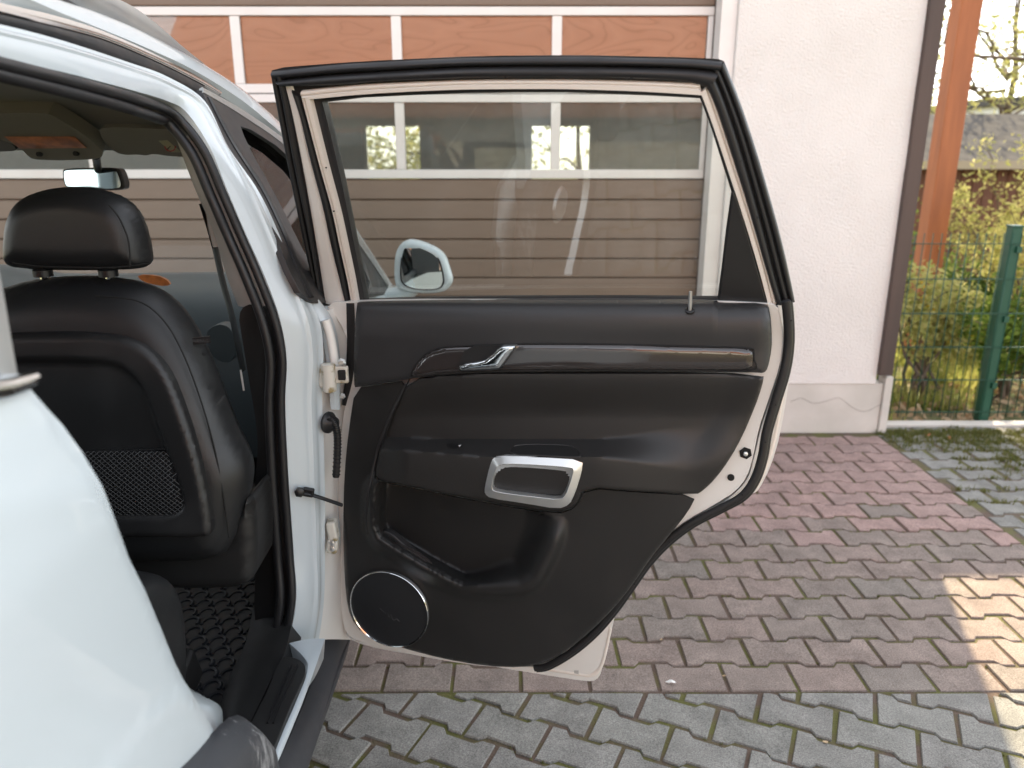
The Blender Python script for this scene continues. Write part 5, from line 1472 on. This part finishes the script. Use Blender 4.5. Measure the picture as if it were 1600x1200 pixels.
# faint script mark on the grille
sx_ = [(594, 951), (599, 955), (603, 958), (602, 954), (606, 957), (608, 964), (611, 960), (613, 966), (616, 969), (620, 967), (624, 971)]
part(MB().tube(catmull([door(a, b, .0515) for a, b in sx_], 4), .0006, 4), 'grille_script', M['stitch'], rdoor)
# lock pin with its collar
lc = door(1078, 485, base_h(1078, 485) + .001)
MB().lathe([(.0085, -.002), (.0085, .002), (.0062, .0035), (.0045, .001)], lc, (DN * .55 + Vector((0, 0, .8))), 20).build('lock_collar', M['black'], rdoor)
l2_ = door(1079, 455, base_h(1078, 485) - .008)
MB().tube([lc, lc.lerp(l2_, .5), l2_], [.0035, .0038, .0030], 10).build('lock_pin', M['railmetal'], rdoor)
# latch hole, bolt hole and screws on the white flange
lt = door(1165, 708, .001); 
MB().lathe([(.0125, -.001), (.0125, .0012), (.0095, .0016), (.002, -.0005)], lt, DN, 6).build('latch_socket', M['hole'], rdoor)
MB().lathe([(.0045, .001), (.0045, .006), (.0025, .007)], lt, DN, 8).build('latch_bolt', M['satin'], rdoor)
MB().lathe([(.0070, -.001), (.0070, .0015), (.002, .0016)], door(1142, 746, .001), DN, 16).build('bolt_hole', M['hole'], rdoor)
MB().lathe([(.0045, -.001), (.0045, .0015), (.002, .0016)], door(513, 487, .001) + DN * 0, DN, 12).build('bolt_hole', M['hole'], rdoor)
# bottom corner notch and clip
dsheet('rubber_foot', [(862, 1020), (878, 1003), (884, 1006), (880, 1012), (868, 1022)], M['black'], rdoor, h=.03, thick=.02, smoothit=0)
dsheet('drain_clip', [(897, 1048), (904, 1048), (904, 1054), (897, 1054)], M['greytrim'], rdoor, h=-.0735, thick=.001, smoothit=0)

# ---- hinges, cable boot and door check
def blob(name, px, py, Y, s, mat, parent, seed=0, ang=0):
    rg = random.Random(seed); c = atY(px, py, Y); mb = MB()
    mb.box((c.x - s[0] / 2, c.y - s[1] / 2, c.z - s[2] / 2), (c.x + s[0] / 2, c.y + s[1] / 2, c.z + s[2] / 2), rot=Matrix.Rotation(ang, 3, 'Y'))
    return mb.build(name, mat, parent, bevel=min(s) * .3, bseg=3)
hg = blob('door_hinge', 513, 588, 1.585, (.036, .03, .052), M['grease'], rdoor, ang=.1)
MB().lathe([(.012, -.031), (.015, -.029), (.015, .029), (.012, .031)], atY(514, 590, 1.575), (0, 0, 1), 16).build('hinge_knuckle', M['grease'], rdoor)
blob('hinge_leaf', 532, 585, 1.58, (.034, .012, .038), M['grease'], rdoor)
blob('hinge_window', 534, 586, 1.570, (.016, .008, .022), M['hole'], rdoor)
MB().tube(catmull([atY(a, b, 1.60) for a, b in [(509, 500), (515, 520), (520, 545), (524, 575)]], 5), .010, 10).build('pressed_rib', M['paint_in'], rdoor)
MB().lathe([(.008, -.003), (.009, 0), (.005, .004)], atY(534, 566, 1.57), (0, -1, 0), 6).build('bolt', M['satin'], rdoor)
MB().lathe([(.006, -.003), (.007, 0), (.004, .004)], atY(535, 619, 1.57), (0, -1, 0), 6).build('bolt', M['satin'], rdoor)
blob('door_hinge', 520, 828, 1.59, (.022, .03, .050), M['grease'], rdoor, ang=-.1)
blob('door_hinge', 520, 852, 1.585, (.026, .028, .034), M['grease'], rdoor, ang=.15)
for b_ in (848, 857): MB().lathe([(.006, 0), (.006, .004), (.003, .005)], atY(520, b_, 1.57), (0, -1, 0), 8).build('bolt', M['satin'], rdoor)
bc = atY(513, 660, 1.585)
MB().lathe([(.024, -.002), (.024, .003), (.018, .008), (.013, .02)], bc, (.9, -.42, 0), 20).build('cable_boot', M['rubber'], rdoor)
cb = catmull([atY(a, b, 1.575) for a, b in [(513, 652), (522, 660), (527, 680), (527, 710), (525, 745)]], 6)
part(MB().tube(cb, .0075, 10), 'cable_hose', M['rubber'], rdoor)
fin = MB()
for i in range(2, len(cb) - 1, 1):
    t = (cb[i + 1] - cb[i - 1]).normalized(); fin.lathe([(.0065, -.0015), (.0095, 0), (.0065, .0015)], cb[i], t, 10)
tag(fin.build('hose_ribs', M['rubber'], rdoor), kind='stuff')
ck = [atY(467, 769, 1.52), atY(480, 771, 1.52), atY(505, 779, 1.54), atY(534, 789, 1.56)]
part(MB().tube(ck, [.006, .0065, .007, .007], 8, flat=.6), 'door_check', M['black'], rdoor)
MB().lathe([(.011, -.004), (.011, .004), (.006, .007)], atY(468, 769, 1.51), (.3, -1, 0), 6).build('check_bolt', M['black'], rdoor)
blob('check_bracket', 482, 769, 1.525, (.024, .012, .020), M['black'], rdoor, ang=.2)
